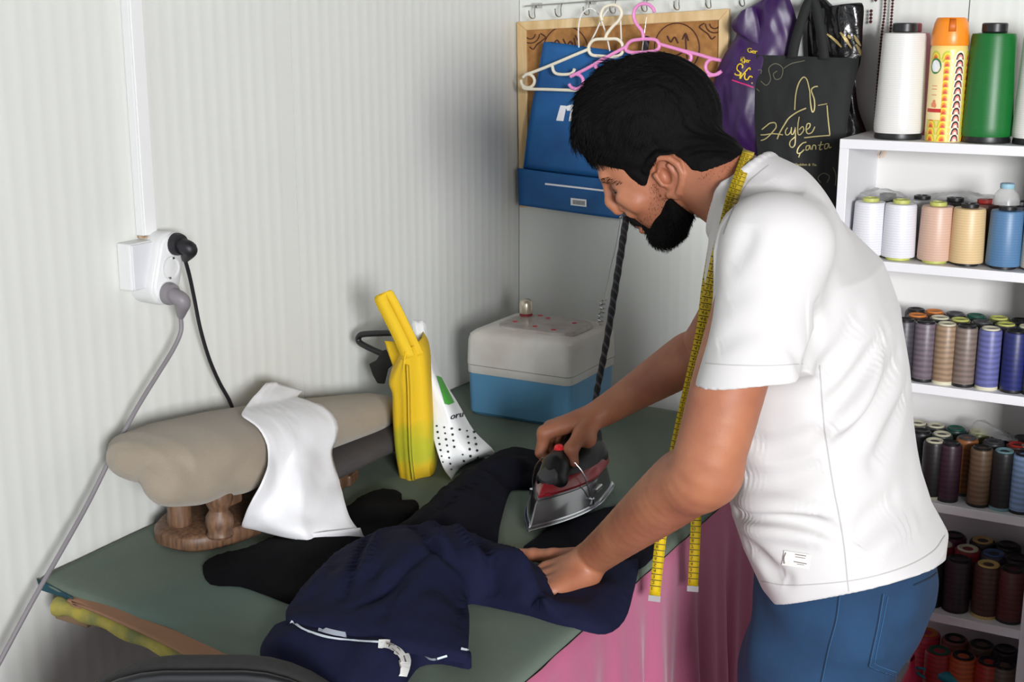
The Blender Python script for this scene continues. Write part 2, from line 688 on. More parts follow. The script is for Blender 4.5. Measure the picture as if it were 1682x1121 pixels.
# pink curtain hanging off the long side of the table
PINK = mat('pink_curtain', (184, 92, 128), 0.8, var=0.12, scale=7, sheen=0.3, bump=0.15, bscale=500, stretch=(1, 1, 0.15))
g = G()
rows = []
for z in np.linspace(TZ - 0.009, 0.03, 30):
    k = (TZ - 0.009 - z)
    row = []
    for y in np.linspace(-1.60, -0.27, 180):
        fold = 0.5 * math.sin(y * 47 + 0.6 * math.sin(y * 13)) + 0.35 * math.sin(y * 83 + 1.0) + 0.25 * math.sin(y * 21)
        x = 0.8185 + 0.008 * min(1, k / 0.06) + (0.0012 + 0.022 * min(1, max(0, k - 0.03) / 0.3)) * (fold + 0.45)
        row.append((x, y + 0.006 * math.sin(y * 60) * min(1, k * 3), z))
    rows.append(row)
g.grid(rows)
tag(part('pink_curtain', g, PINK, solid=0.0012), 'pink gathered curtain hanging from the long edge of the table', 'curtain')

# ------------------------------------------------------------------ black chair in the foreground
cc = U(345, 1083, y=-1.76)
chair = thing('black_chair', 'black padded chair with rounded back at the near end of the table', 'chair', (cc[0], cc[1], 0))
CH = mat('chair_fabric', (42, 41, 42), 0.75, var=0.2, scale=60, bump=0.3, bscale=600)


def rr_outline(w, h, r, n=10):
    out = []
    for cx, cy, a0 in ((w - r, h - r, 0), (-w + r, h - r, 90), (-w + r, -h + r, 180), (w - r, -h + r, 270)):
        for i in range(n + 1):
            a = R(a0 + 90 * i / n)
            out.append((cx + r * math.cos(a), cy + r * math.sin(a)))
    return out


def chair_panel(w, h, r, t, bow, off=0.0):
    rings = []
    for s, d in ((0.94, -t), (0.985, -t * 0.8), (1.0, -t * 0.3), (1.0, t * 0.3), (0.985, t * 0.8), (0.94, t)):
        ring = []
        for a, b in rr_outline(w, h, r):
            a2, b2 = a * s, b * s
            ring.append(cc + RT * a2 + _up * (b2 - h) + _fh * (d + bow * (a2 / w) ** 2 - 0.10 * (b2 - h) + off))
        rings.append(ring)
    return G().rings(rings)


part('backrest', chair_panel(0.215, 0.19, 0.17, 0.022, -0.03), CH, chair, angle=60)
part('back_shell', chair_panel(0.222, 0.196, 0.175, 0.008, -0.03, -0.03), BLACK_PL, chair, angle=60)
sc = cc + _fh * -0.16
part('seat', G().rings([[np.array([sc[0], sc[1], 0]) + RT * a * s + _fh * b * s + _up * z for a, b in rr_outline(0.22, 0.21, 0.07)] for s, z in ((0.94, 0.40), (1, 0.41), (1, 0.45), (0.95, 0.465))]), CH, chair, angle=60)
for sx in (-1, 1):
    b0 = cc + RT * 0.17 * sx
    part('back_post', G().tube(crom([b0 + _fh * 0.01 - _up * 0.25, b0 - _up * 0.40 - _fh * 0.02, np.array([b0[0], b0[1], 0.42]) - _fh * 0.06], 5), 0.011, 10), BLACK_PL, chair)
    for sy in (0.19, -0.19):
        q = np.array([sc[0], sc[1], 0]) + RT * 0.18 * sx + _fh * sy
        part('leg', G().tube([q + _up * 0.41, q + RT * 0.02 * sx + _fh * sy * 0.15], 0.012, 10), BLACK_PL, chair)

# ------------------------------------------------------------------ cable trunking, junction box, triple socket
g = G().span((0.001, -1.300, 1.296), (0.017, -1.268, 2.45))
tr = thing('cable_trunking', 'white square cable trunking running up the white wall above the socket', 'trunking', (0.008, -1.285, 1.296))
part('channel', g, WHITE_PL, tr, smooth=False, bevel=0.0015)
part('lid_strip', G().span((0.017, -1.297, 1.2965), (0.0195, -1.271, 2.45)), mat('trunk_lid', (232, 232, 232), 0.3), tr, smooth=False, bevel=0.0008)
part('rust_stain', G().span((0.002, -1.298, 1.2915), (0.018, -1.270, 1.2955)), mat('rust', (136, 96, 66), 0.9, rgb2=(200, 180, 150), scale=200), tr, smooth=False)
jb = thing('junction_box', 'small white junction box beside the triple socket on the wall', 'junction box', (0.002, -1.313, 1.213))
part('box', G().span((0.001, -1.345, 1.213), (0.030, -1.272, 1.290)), WHITE_PL, jb, smooth=False, bevel=0.003)
part('cover', G().span((0.030, -1.343, 1.215), (0.034, -1.274, 1.288)), mat('box_cover', (216, 217, 221), 0.35), jb, smooth=False, bevel=0.0015)
c0 = U(277, 441, x=0.048)
ax = U(286, 385, x=0.048) - U(268, 497, x=0.048)
half = np.linalg.norm(ax) / 2
ax /= np.linalg.norm(ax)
sd = np.cross(ax, [1, 0, 0])
XN = np.array([1.0, 0, 0])


def stadium(c, r, hl, n=14):
    out = []
    for i in range(n + 1):
        a = math.pi * i / n
        out.append(c + ax * (hl + r * math.sin(a)) + sd * r * math.cos(a))
    for i in range(n + 1):
        a = math.pi + math.pi * i / n
        out.append(c + ax * (-hl + r * math.sin(a)) + sd * r * math.cos(a))
    return out


so = thing('triple_socket', 'white tilted triple power socket holding a black and a grey plug', 'socket', c0 - XN * 0.045)
part('housing', G().rings([stadium(c0 + XN * (d), 0.031 * s, half - 0.027) for d, s in ((-0.0465, 1.0), (-0.008, 1.02), (-0.002, 1.0), (0.0, 0.94))]), WHITE_PL, so, angle=50)
part('face_rim', G().rings([stadium(c0 + XN * d, 0.0275 * s, half - 0.0275) for d, s in ((-0.001, 1.0), (0.003, 0.99), (0.0045, 0.93))]), mat('socket_face', (226, 227, 227), 0.3), so, angle=50)
cs = [c0 + ax * 0.041, c0 + ax * 0.001, c0 - ax * 0.041]
for i, c in enumerate(cs):
    b = part('socket_well', G().lathe([(0.0195, 0.004), (0.0195, 0.0065), (0.0175, 0.0065), (0.0168, 0.002), (0.001, 0.002)], c, 24, XN), WHITE_PL, so, angle=40)
    if i == 1:
        for s in (-1, 1):
            part('pin_hole', G().lathe([(0.0028, 0.0), (0.0028, 0.0027), (0.0001, 0.0027)], c + sd * 0.0095 * s, 10, XN), BLACK_PL, b)
            part('earth_clip', G().box(c + ax * 0.0165 * s + XN * 0.0055, (0.004, 0.004, 0.0035)), STEEL, b, smooth=False)


def plug(name, label, m, c, tip, cable, rc):
    t = thing(name, label, 'plug', c)
    part('plug_disc', G().lathe([(0.0185, 0.003), (0.0188, 0.012), (0.0165, 0.019), (0.001, 0.021)], c, 24, XN), m, t)
    pth = crom([c + XN * 0.012, c + XN * 0.030 + (tip - c) * 0.25, c * 0.3 + tip * 0.7 + XN * 0.012, tip], 6)
    rad = np.interp(np.linspace(0, 1, len(pth)), [0, 0.4, 0.8, 1], [0.013, 0.0125, 0.008, 0.0055])
    part('plug_body', G().tube(pth, rad, 12), m, t)
    part('cable', G().tube(crom(cable, 8), rc, 10), m, t)
    return t


tip = U(304, 427, x=0.060)
plug('black_plug', 'black plug with a black cable in the top socket of the white power socket', mat('black_rubber', (24, 22, 28), 0.5), cs[0], tip,
     [tip] + [U(a, b, x=x) for a, b, x in ((311, 452, 0.055), (319, 490, 0.05), (329, 540, 0.046), (343, 588, 0.042), (360, 628, 0.04), (378, 661, 0.038), (392, 700, 0.02))], 0.0033)
tip = U(297, 521, x=0.062)
plug('grey_plug', 'grey plug with a long grey cable in the lowest socket of the power socket', mat('grey_rubber', (128, 124, 128), 0.5), cs[2], tip,
     [tip] + [U(a, b, x=x) for a, b, x in ((297, 545, 0.062), (284, 575, 0.06), (258, 617, 0.06), (222, 676, 0.06), (184, 748, 0.06), (143, 830, 0.06), (97, 912, 0.065), (55, 985, 0.07), (8, 1072, 0.07), (-60, 1200, 0.07))], 0.0037)

# ------------------------------------------------------------------ sleeve board
board = thing('sleeve_board', 'padded beige ironing sleeve board on turned wooden posts by the wall', 'ironing board', (0.12, -1.15, TZ))
PAD = mat('board_cover', (158, 146, 128), 0.95, rgb2=(140, 128, 112), scale=5, bump=0.5, bscale=700, sheen=0.25, vlo=0.3, vhi=0.8)
F0 = np.array([0.135, -1.478, 0.980])
F1 = np.array([0.105, -0.765, 0.880])
axb = (F1 - F0)
Lb = np.linalg.norm(axb)
axb /= Lb
sx = np.cross(axb, [0, 0, 1.0])
sx /= np.linalg.norm(sx)
uz = np.cross(sx, axb)
fd = Field((-0.03, -1.56, 0.78), (0.30, -0.70, 1.06), 0.004)
prof = [(0.0, 0, 0.0, 0.030, 0.018), (0.012, 0, 0.0, 0.060, 0.030), (0.045, 0, 0.0, 0.088, 0.040), (0.12, 0, 0, 0.100, 0.047), (0.26, 0, 0, 0.102, 0.049), (0.45, 0, 0, 0.092, 0.044),
        (0.60, 0, 0, 0.080, 0.036), (0.70, 0, 0, 0.064, 0.031), (0.735, 0, 0, 0.040, 0.022), (Lb, 0, 0, 0.02, 0.012)]
fd.put(loft(F0, (sx, uz, axb), prof, 2.35), 0.01)
# the cover sags in soft scallops along the near side
dr = crom([U(a, b, x=x) for a, b, x in ((262, 792, 0.18), (292, 800, 0.19), (340, 792, 0.195), (390, 780, 0.20), (436, 760, 0.20))], 5)
for i in range(len(dr) - 1):
    rr0 = 0.015 + 0.0035 * math.sin(i * 0.9)
    fd.put(cap(dr[i], dr[i + 1], rr0, 0.015 + 0.0035 * math.sin((i + 1) * 0.9)), 0.03)
PAD_F = fd
g = fd.mesh()
part('padded_top', g, PAD, board, angle=180)
WOODP = mat('turned_wood', (124, 92, 68), 0.5, rgb2=(84, 60, 44), scale=25, stretch=(6, 6, 1))
plate = []
for i in range(40):
    a = 2 * math.pi * i / 40
    cx, cy = math.cos(a), math.sin(a)
    plate.append((0.118 + 0.088 * math.copysign(abs(cx) ** 0.75, cx), -1.165 + 0.225 * math.copysign(abs(cy) ** 0.7, cy)))
pc = np.array([0.118, -1.165])
part('base_plate', G().rings([[np.r_[pc + (np.array(p) - pc) * s, z] for p in plate] for s, z in ((0.97, TZ + 0.003), (1, TZ + 0.008), (1, TZ + 0.026), (0.97, TZ + 0.031))]), WOODP, board, angle=50)
p1, p2 = U(296, 861, z=TZ + 0.031), U(362, 881, z=TZ + 0.031)
part('post', G().lathe([(0.019, 0), (0.021, 0.006), (0.0195, 0.02), (0.0205, 0.045), (0.019, 0.06), (0.017, 0.066), (0.019, 0.10)], p1, 20), WOODP, board)
part('post', G().lathe([(0.020, 0), (0.0215, 0.004), (0.019, 0.01), (0.0225, 0.022), (0.022, 0.034), (0.0155, 0.045), (0.016, 0.048), (0.023, 0.062), (0.0235, 0.075), (0.019, 0.09), (0.016, 0.10)], p2, 20), WOODP, board)
part('post', G().lathe([(0.02, 0), (0.022, 0.02), (0.018, 0.06)], (0.10, -1.02, TZ + 0.031), 20), WOODP, board)
part('crossbar', G().span((0.05, -1.33, 0.868), (0.19, -1.29, 0.888)), WOODP, board, smooth=False, bevel=0.003)
fd = Field((0.0, -1.2, 0.79), (0.26, -0.68, 0.90), 0.004)
fd.put(loft((0.125, -1.14, 0.848), ((1, 0, 0), (0, 0, 1.0), (0, 1.0, 0)), [(0, 0, 0, 0.06, 0.02), (0.05, 0, 0, 0.088, 0.028), (0.3, 0, 0, 0.088, 0.028), (0.36, 0, 0, 0.06, 0.024), (0.375, 0, 0, 0.03, 0.015)], 2.4), 0.01)
part('lower_pad', fd.mesh(), mat('dark_pad', (74, 70, 70), 0.95, var=0.2, scale=20, bump=0.4, bscale=600), board, angle=180, label='dark grey padded lower arm')
part('lower_foot', G().box((0.165, -0.985, TZ + 0.012), (0.05, 0.05, 0.022), Matrix.Rotation(0.3, 3, 'Z')), WOODP, board, smooth=False, bevel=0.004)

# ------------------------------------------------------------------ cool box and jar
cool = thing('cool_box', 'blue cool box with a grubby white lid standing on the table corner', 'cool box', (0.264, -0.378, TZ))
x0, x1, y0, y1 = 0.1365, 0.392, -0.493, -0.263


def rrect(x0, x1, y0, y1, z, r, ins=0.0, n=6):
    x0, x1, y0, y1 = x0 + ins, x1 - ins, y0 + ins, y1 - ins
    return [((x0 + x1) / 2 + a, (y0 + y1) / 2 + b, z) for a, b in rr_outline((x1 - x0) / 2, (y1 - y0) / 2, r, n)]


BLUE = mat('cooler_blue', (92, 148, 186), 0.5, var=0.1, scale=8)
GRUB = mat('cooler_white', (214, 213, 208), 0.5, rgb2=(190, 182, 172), scale=7, vlo=0.25, vhi=0.6)
part('body', G().rings([rrect(x0, x1, y0, y1, z, 0.018, i) for z, i in ((TZ + 0.001, 0.010), (TZ + 0.008, 0.004), (TZ + 0.05, 0.003), (0.897, 0.002))]), BLUE, cool, angle=35)
part('rim', G().rings([rrect(x0, x1, y0, y1, z, 0.018, i) for z, i in ((0.895, 0.001), (0.897, 0.0), (0.9125, 0.0), (0.9135, 0.003))]), GRUB, cool, angle=35)
part('lid', G().rings([rrect(x0, x1, y0, y1, z, 0.018, i) for z, i in ((0.9135, 0.003), (0.9145, -0.001), (0.968, 0.001), (0.980, 0.004), (0.987, 0.012), (0.990, 0.026), (0.9935, 0.034), (0.9955, 0.05))]), GRUB, cool, angle=35)
lp = part('lid_panel', G().rings([rrect(0.185, 0.372, -0.462, -0.315, z, 0.04, i) for z, i in ((0.990, 0.0), (0.998, 0.002), (0.9995, 0.006))]), mat('lid_panel', (150, 138, 130), 0.35, rgb2=(176, 170, 164), scale=30), cool, angle=35)
for x, y in ((0.215, -0.41), (0.262, -0.345), (0.275, -0.43), (0.325, -0.44), (0.335, -0.36), (0.235, -0.33)):
    part('red_spot', G().lathe([(0.0055, 0), (0.0055, 0.0012), (0.0001, 0.0014)], (x, y, 0.9993), 12), mat('red_print', (190, 40, 60), 0.5), lp)
jc = U(864, 521, z=0.9955)
jc[2] = 0.9956
jar = thing('small_jar', 'small domed metal jar with a red base standing on the cool box lid', 'jar', jc)
part('jar_base', G().lathe([(0.014, 0), (0.0145, 0.001), (0.0145, 0.008), (0.013, 0.009)], jc, 24), mat('jar_red', (130, 34, 40), 0.5), jar)
part('jar_dome', G().lathe([(0.0145, 0.009), (0.0152, 0.012), (0.0155, 0.03), (0.0135, 0.037), (0.008, 0.041), (0.0005, 0.042)], jc, 24), mat('jar_metal', (196, 186, 168), 0.28, 0.7), jar)

# ------------------------------------------------------------------ yellow bag, white bag, black handle
yb = U(680, 785, z=TZ)
ybag = thing('yellow_bag', 'yellow non-woven shopping bag with greenish lower half standing edge-on', 'bag', (yb[0], yb[1], TZ))


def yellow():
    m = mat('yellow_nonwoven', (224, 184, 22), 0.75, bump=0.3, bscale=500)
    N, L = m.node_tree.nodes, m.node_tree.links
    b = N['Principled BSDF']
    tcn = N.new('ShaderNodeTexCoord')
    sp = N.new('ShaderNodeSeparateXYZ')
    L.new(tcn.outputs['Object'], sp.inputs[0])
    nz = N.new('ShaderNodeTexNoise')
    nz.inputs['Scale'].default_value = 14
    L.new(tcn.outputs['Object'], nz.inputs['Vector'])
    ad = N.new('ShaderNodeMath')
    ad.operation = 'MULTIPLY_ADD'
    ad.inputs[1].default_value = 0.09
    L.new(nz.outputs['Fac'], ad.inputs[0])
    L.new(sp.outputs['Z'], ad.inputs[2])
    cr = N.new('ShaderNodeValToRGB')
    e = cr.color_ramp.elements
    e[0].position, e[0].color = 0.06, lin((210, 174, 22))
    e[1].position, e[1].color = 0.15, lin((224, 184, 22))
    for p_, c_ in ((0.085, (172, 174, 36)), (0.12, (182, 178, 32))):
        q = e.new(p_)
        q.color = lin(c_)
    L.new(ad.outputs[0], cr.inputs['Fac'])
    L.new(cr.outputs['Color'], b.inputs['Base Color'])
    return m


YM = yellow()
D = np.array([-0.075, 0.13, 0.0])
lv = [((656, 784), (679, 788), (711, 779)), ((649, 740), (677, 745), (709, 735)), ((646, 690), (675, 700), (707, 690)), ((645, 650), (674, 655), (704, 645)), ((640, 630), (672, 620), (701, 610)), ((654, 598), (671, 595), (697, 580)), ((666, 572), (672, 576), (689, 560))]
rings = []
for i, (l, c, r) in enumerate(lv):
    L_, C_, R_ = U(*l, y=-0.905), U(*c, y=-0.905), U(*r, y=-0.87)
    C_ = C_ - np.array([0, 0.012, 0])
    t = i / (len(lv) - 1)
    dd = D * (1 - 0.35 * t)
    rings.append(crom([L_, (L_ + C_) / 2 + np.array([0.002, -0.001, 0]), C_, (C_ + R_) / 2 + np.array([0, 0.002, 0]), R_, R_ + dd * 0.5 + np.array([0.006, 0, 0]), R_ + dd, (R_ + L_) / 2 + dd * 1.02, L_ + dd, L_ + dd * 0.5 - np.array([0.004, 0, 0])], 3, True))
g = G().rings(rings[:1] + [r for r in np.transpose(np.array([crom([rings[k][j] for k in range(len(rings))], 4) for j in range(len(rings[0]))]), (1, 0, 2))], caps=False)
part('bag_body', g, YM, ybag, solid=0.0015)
q = [(680, 790), (675, 745), (673, 690), (672, 640), (670, 600)]
g = G().grid(sheet([[U(a - 1.5, b, y=-0.928) for a, b in q], [U(a + 2, b, y=-0.917) for a, b in q]], 5, 3))
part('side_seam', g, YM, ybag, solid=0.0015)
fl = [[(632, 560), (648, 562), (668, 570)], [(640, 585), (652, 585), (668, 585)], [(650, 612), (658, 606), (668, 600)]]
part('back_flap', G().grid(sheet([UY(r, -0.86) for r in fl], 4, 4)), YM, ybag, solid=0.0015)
a_ = [(687, 585), (672, 554), (657, 523), (643, 495), (634, 481), (626, 484), (626, 494), (641, 524), (656, 554), (671, 588)]
wv = np.array([-0.016, -0.004, -0.007])
ys = np.linspace(-0.885, -0.915, len(a_))
cl = crom([U(p[0], p[1], y=y) for p, y in zip(a_, ys)], 5)
part('carry_strap', G().grid([cl + wv * 0.7, cl - wv * 0.7]), YM, ybag, solid=0.002)

wbag = thing('white_dotted_bag', 'white plastic bag with dots and a green leaf leaning beside the yellow bag', 'bag', U(745, 789, z=TZ))
WB = mat('white_bag', (226, 228, 228), 0.4, bump=0.5, bscale=18)
rw = [((676, 526), (698, 527)), ((679, 555), (706, 560)), ((688, 600), (722, 612)), ((700, 650), (752, 662)), ((708, 700), (778, 707)), ((716, 735), (812, 742)), ((728, 768), (796, 768)), ((742, 791), (770, 785))]
front, back = [], []
for i, (l, r) in enumerate(rw):
    t = i / (len(rw) - 1)
    yl, yr = -0.80 - 0.075 * t, -0.79 + 0.07 * t
    L_, R_ = U(*l, y=yl), U(*r, y=yr)
    L_[2], R_[2] = max(L_[2], TZ + 0.002), max(R_[2], TZ + 0.002)
    rowf, rowb = [], []
    for s in np.linspace(0, 1, 9):
        P = L_ + (R_ - L_) * s
        bul = math.sin(math.pi * s) * (0.008 + 0.035 * math.sin(math.pi * min(1, t * 1.05)))
        wr = 0.004 * math.sin(9 * s + 4 * t) * math.sin(math.pi * s)
        rowf.append(P + np.array([0.6, -0.8, 0.15]) * (bul + wr))
        rowb.append(P + np.array([-0.5, 0.8, 0.0]) * bul * 0.8)
    front.append(rowf)
    back.append(rowb[::-1])
A = sheet(front, 4, 4)
B = sheet(back, 4, 4)
A = A + (np.array([0.5, -0.8, 0]) * (0.0025 * snoise(A, 55, 1)[..., None] * np.sin(np.linspace(0, math.pi, A.shape[1]))[None, :, None]))
gf = G().grid(A)
wb_bvh = bvh_of(gf)
part('bag_body', G().grid(np.concatenate([A, B], 1)), WB, wbag, solid=0.0008, angle=180)


def decal(bvh, poly, lift=0.0012, rows=1):
    """flat print following a surface: polygon of photo points"""
    return [onto(bvh, a, b, lift) for a, b in poly]


def decal_fan(g, bvh, poly, lift=0.0012, sub=3):
    P = []
    n = len(poly)
    for i in range(n):
        a, b = np.array(poly[i], float), np.array(poly[(i + 1) % n], float)
        for k in range(sub):
            P.append(a + (b - a) * k / sub)
    c = np.mean(P, 0)
    q = [onto(bvh, *p, lift) for p in P]
    h = [onto(bvh, *((np.array(p) + c) / 2), lift) for p in P]
    cc_ = onto(bvh, *c, lift)
    if cc_ is None or any(x is None for x in q) or any(x is None for x in h):
        return
    n = len(q)
    f = [(i, (i + 1) % n, n + (i + 1) % n, n + i) for i in range(n)] + [(n + i, n + (i + 1) % n, 2 * n) for i in range(n)]
    g.add(np.array(q + h + [cc_]), f)


def decal_stroke(g, bvh, pts, w, lift=0.0012, n=6):
    """brush stroke on a surface through photo points; w in photo pixels"""
    c = crom([np.array(p, float) for p in pts], n)
    T = np.gradient(c, axis=0)
    T /= np.maximum(np.linalg.norm(T, axis=1, keepdims=True), 1e-6)
    Nn = np.stack([-T[:, 1], T[:, 0]], 1)
    w = np.interp(np.linspace(0, 1, len(c)), np.linspace(0, 1, len(np.atleast_1d(w))), np.atleast_1d(w)) if not np.isscalar(w) else np.full(len(c), w)
    a = [onto(bvh, *(c[i] + Nn[i] * w[i] / 2), lift) for i in range(len(c))]
    b = [onto(bvh, *(c[i] - Nn[i] * w[i] / 2), lift) for i in range(len(c))]
    ok = [x is not None and y is not None for x, y in zip(a, b)]
    i = 0
    while i < len(c):
        j = i
        while j < len(c) and ok[j]:
            j += 1
        if j - i >= 2:
            g.grid([a[i:j], b[i:j]])
        i = max(j, i + 1)


GREEN = mat('leaf_green', (66, 158, 52), 0.5)
g = G()
decal_fan(g, wb_bvh, [(716, 618), (724, 621), (735, 642), (745, 662), (736, 666), (730, 664)], 0.002)
decal_fan(g, wb_bvh, [(704, 640), (709, 660), (711, 678), (708, 678), (704, 655)], 0.002)
part('green_leaf_print', g, GREEN, wbag, smooth=False, fix=False, kind='stuff')
g = G()
rd = random.Random(3)
for i in range(6):
    for j in range(8):
        u_, v_ = 718 + i * 12 + j * 1.5, 700 + j * 10 + i * 2.2
        if u_ > 795 or (747 < u_ < 760 and v_ > 712):
            continue
        r_ = 1.6 + rd.random() * 0.7
        decal_fan(g, wb_bvh, [(u_ + r_ * math.cos(k * 1.05), v_ + r_ * math.sin(k * 1.05)) for k in range(6)], 0.002, 1)
DARK = mat('black_print', (26, 28, 32), 0.6)
part('dot_print', g, DARK, wbag, smooth=False, fix=False, kind='stuff')
g = G()
bu, bv = np.array([0.86, 0.5]), np.array([0.45, -0.9])
write(g, 'oru', lambda u, v: onto(wb_bvh, *(np.array([739.0, 690.0]) + np.array([0.97, -0.22]) * u * 1.0 - np.array([-0.15, 1.0]) * v), 0.002), 15, 0.1, 0.02) if onto(wb_bvh, 741, 690) is not None else None
decal_stroke(g, wb_bvh, [(692, 555), (696, 566), (700, 578), (702, 584)], [5, 3, 5, 3], 0.002)
part('lettering', g, DARK, wbag, smooth=False, fix=False, kind='stuff')

bh = thing('bent_bracket', 'black bent tube handle sticking out behind the yellow bag', 'handle', U(668, 690, y=-0.70) * np.array([1, 1, 0]) + np.array([0, 0, TZ]))
pth = crom([U(a, b, y=-0.765) for a, b in ((676, 546), (650, 547), (600, 549), (590, 553), (589, 560), (597, 567), (625, 580), (655, 590), (668, 602), (672, 640), (673, 690))] + [U(673, 700, y=-0.765) * np.array([1, 1, 0]) + np.array([0, 0, TZ])], 5)
part('tube', G().tube(pth, 0.0062, 12), BLACK_PL, bh)
g = G().rings([[U(a, b, y=y) for a, b in ((627, 577), (634, 574), (644, 590), (648, 598), (638, 606), (632, 631), (620, 630), (612, 616), (606, 598), (618, 592))] for y in (-0.773, -0.760)])
part('tab', g, mat('black_leather', (20, 20, 21), 0.6), bh, smooth=False, bevel=0.002)
# ------------------------------------------------------------------ hook rail and hung things on the back wall
rail = thing('hook_rail', 'thin steel wire rail with a row of small hooks high on the back wall', 'hook rail', (0.4, -0.004, 1.685))
YR = -0.022
bar = [U(862, 10, y=YR), U(1000, 0, y=YR), U(1235, -14, y=YR), U(1345, -20, y=YR)]
part('bar', G().tube(bar, 0.0016, 8), STEEL, rail)
hooks = [878, 921, 967, 1010, 1062, 1115, 1167, 1222, 1330]
for i, hx in enumerate(hooks):
    top = U(hx + 2, float(np.interp(hx, [862, 1000, 1345], [10, 0, -20])), y=YR)
    e = {1330: 30, 1222: 14}.get(hx, 18)
    p = [top, top + np.array([0, -0.004, -0.006]), top + np.array([0, -0.006, -0.016]), top + np.array([0.003, -0.010, -0.024 - e * 0.0002]), top + np.array([0.001, -0.020, -0.030]), top + np.array([-0.001, -0.030, -0.024]), top + np.array([-0.001, -0.033, -0.012])]
    if hx == 1330:
        p = [q + np.array([0, -0.03 * k / 6, -0.010 * k]) for k, q in enumerate(p)]
    part('hook', G().tube(crom(p, 5), 0.0015 if hx != 1330 else 0.003, 8), STEEL, rail)
    if hx in (967, 1062, 878, 1167):
        part('wall_clip', G().span(tuple(top + np.array([-0.006, 0.0, -0.006])), tuple(top + np.array([0.006, 0.022, 0.006]))), STEEL, rail, smooth=False)

# framed cork board with dark calligraphy medallions
PINE = mat('pine_frame', (226, 198, 152), 0.55, rgb2=(204, 170, 118), scale=14, stretch=(3, 3, 0.6))
CORK = mat('cork_panel', (176, 126, 70), 0.8, rgb2=(152, 104, 54), scale=60, bump=0.3, bscale=400)
INK = mat('brown_ink', (74, 36, 26), 0.7)
YF = -0.020
oc = UY([(848, 36), (1197, 14), (1192, 332), (853, 341)], YF)
ic = UY([(864, 50), (1180, 33), (1176, 316), (868, 326)], YF)
board2 = thing('framed_board', 'cork board in a pine frame with dark calligraphy medallions on the back wall', 'picture', (oc[0] + oc[2]) / 2)
for i in range(4):
    j = (i + 1) % 4
    part('frame_rail', G().prism([oc[i], oc[j], ic[j], ic[i]], (0, 0.014, 0)), PINE, board2, smooth=False, bevel=0.002)
part('cork', G().prism([p + np.array([0, 0.006, 0]) for p in ic], (0, 0.004, 0)), CORK, board2, smooth=False)
YC = YF + 0.0045


def ring_pts(cx, cy, rx, ry, n=40):
    return UY([(cx + rx * math.cos(a), cy + ry * math.sin(a)) for a in np.linspace(0, 2 * math.pi, n)], YC)


for cx, cy in ((929, 84), (1112, 79)):
    md = part('medallion_ring', G().tube(ring_pts(cx, cy, 37, 41), 0.0012, 6), INK, board2)
    sw = [[(-22, -8), (-14, -18), (-8, -6), (-16, 4), (-6, 10), (8, 2), (12, -14)], [(14, -22), (17, -6), (18, 12)], [(-24, 16), (-8, 22), (10, 18), (24, 8)], [(-4, -20), (2, -10), (8, -16), (12, -8)], [(16, -26), (20, -18)]]
    if cx > 1000:
        sw = [[(-16, -20), (-10, -10), (-4, -18), (2, -8)], [(14, -22), (15, -4), (17, 18)], [(9, -14), (14, -24), (19, -12)], [(-22, 6), (-10, 14), (4, 10), (14, 2)], [(-12, 24), (2, 20), (14, 24)]]
    for s in sw:
        part('calligraphy_stroke', G().tube(crom(UY([(cx + a, cy + b) for a, b in s], YC), 5), 0.0017, 6), INK, md)
for cx, cy, sx_, sy_ in ((868, 53, 1, 1), (1177, 36, -1, 1)):
    for r in (8, 15):
        pts = UY([(cx + sx_ * (3 + r * math.cos(a)), cy + sy_ * (3 + r * math.sin(a))) for a in np.linspace(0, 1.57 * 1.6, 16)], YC)
        part('corner_scroll', G().tube(pts, 0.0014, 6), INK, board2)
    part('corner_scroll', G().tube(crom(UY([(cx + sx_ * 20, cy + 2), (cx + sx_ * 28, cy + 8), (cx + sx_ * 22, cy + 14), (cx + sx_ * 14, cy + 20), (cx + sx_ * 8, cy + 28), (cx + sx_ * 2, cy + 24)], YC), 5), 0.0014, 6), INK, board2)

# blue paper bag on white cords
BLUEB = mat('blue_bag_paper', (24, 98, 160), 0.62, rgb2=(18, 80, 138), scale=9, bump=0.4, bscale=30)
YB = -0.062
bb = thing('blue_bag', 'blue paper carrier bag with a white letter and barcode hanging before the cork board', 'bag', U(930, 350, y=YB))


def wavy(rows, y, amp, seed, dn=(0, -1, 0)):
    A = sheet([UY(r, y) for r in rows], 6, 6)
    return A + np.array(dn) * (amp * snoise(A, 26, seed))[..., None]


A = wavy([[(893, 69), (940, 76), (990, 82), (1030, 88)], [(880, 140), (930, 147), (985, 153), (1032, 158)], [(868, 210), (925, 217), (980, 223), (1034, 228)], [(859, 276), (915, 283), (975, 290), (1036, 296)]], YB + 0.006, 0.0018, 3)
gb = G().grid(A)
part('upper_panel', gb, BLUEB, bb, solid=0.001)
B = wavy([[(850, 276), (915, 285), (980, 293), (1040, 300)], [(851, 306), (915, 315), (980, 323), (1038, 330)], [(852, 337), (915, 346), (980, 355), (1036, 362)]], YB - 0.002, 0.0012, 5)
gb2 = G().grid(B)
part('lower_fold', gb2, BLUEB, bb, solid=0.001)
C_ = [[p + np.array([0, 0.034, 0]) for p in UY(r, YB)] for r in ([(893, 69), (1030, 88)], [(856, 276), (1036, 298)], [(853, 336), (1035, 361)])]
part('back_panel', G().grid(sheet(C_, 6, 6)), BLUEB, bb, solid=0.001)
sidep = [[U(893, 69, y=YB + 0.006), U(893, 69, y=YB) + np.array([0.006, 0.034, 0])], [U(859, 276, y=YB + 0.004), U(856, 276, y=YB) + np.array([0.004, 0.034, 0])], [U(852, 337, y=YB - 0.001), U(853, 336, y=YB) + np.array([0.004, 0.034, 0])]]
part('side_gusset', G().grid(sheet(sidep, 4, 6)), BLUEB, bb, solid=0.001)
bvb, bvb2 = bvh_of(gb), bvh_of(gb2)
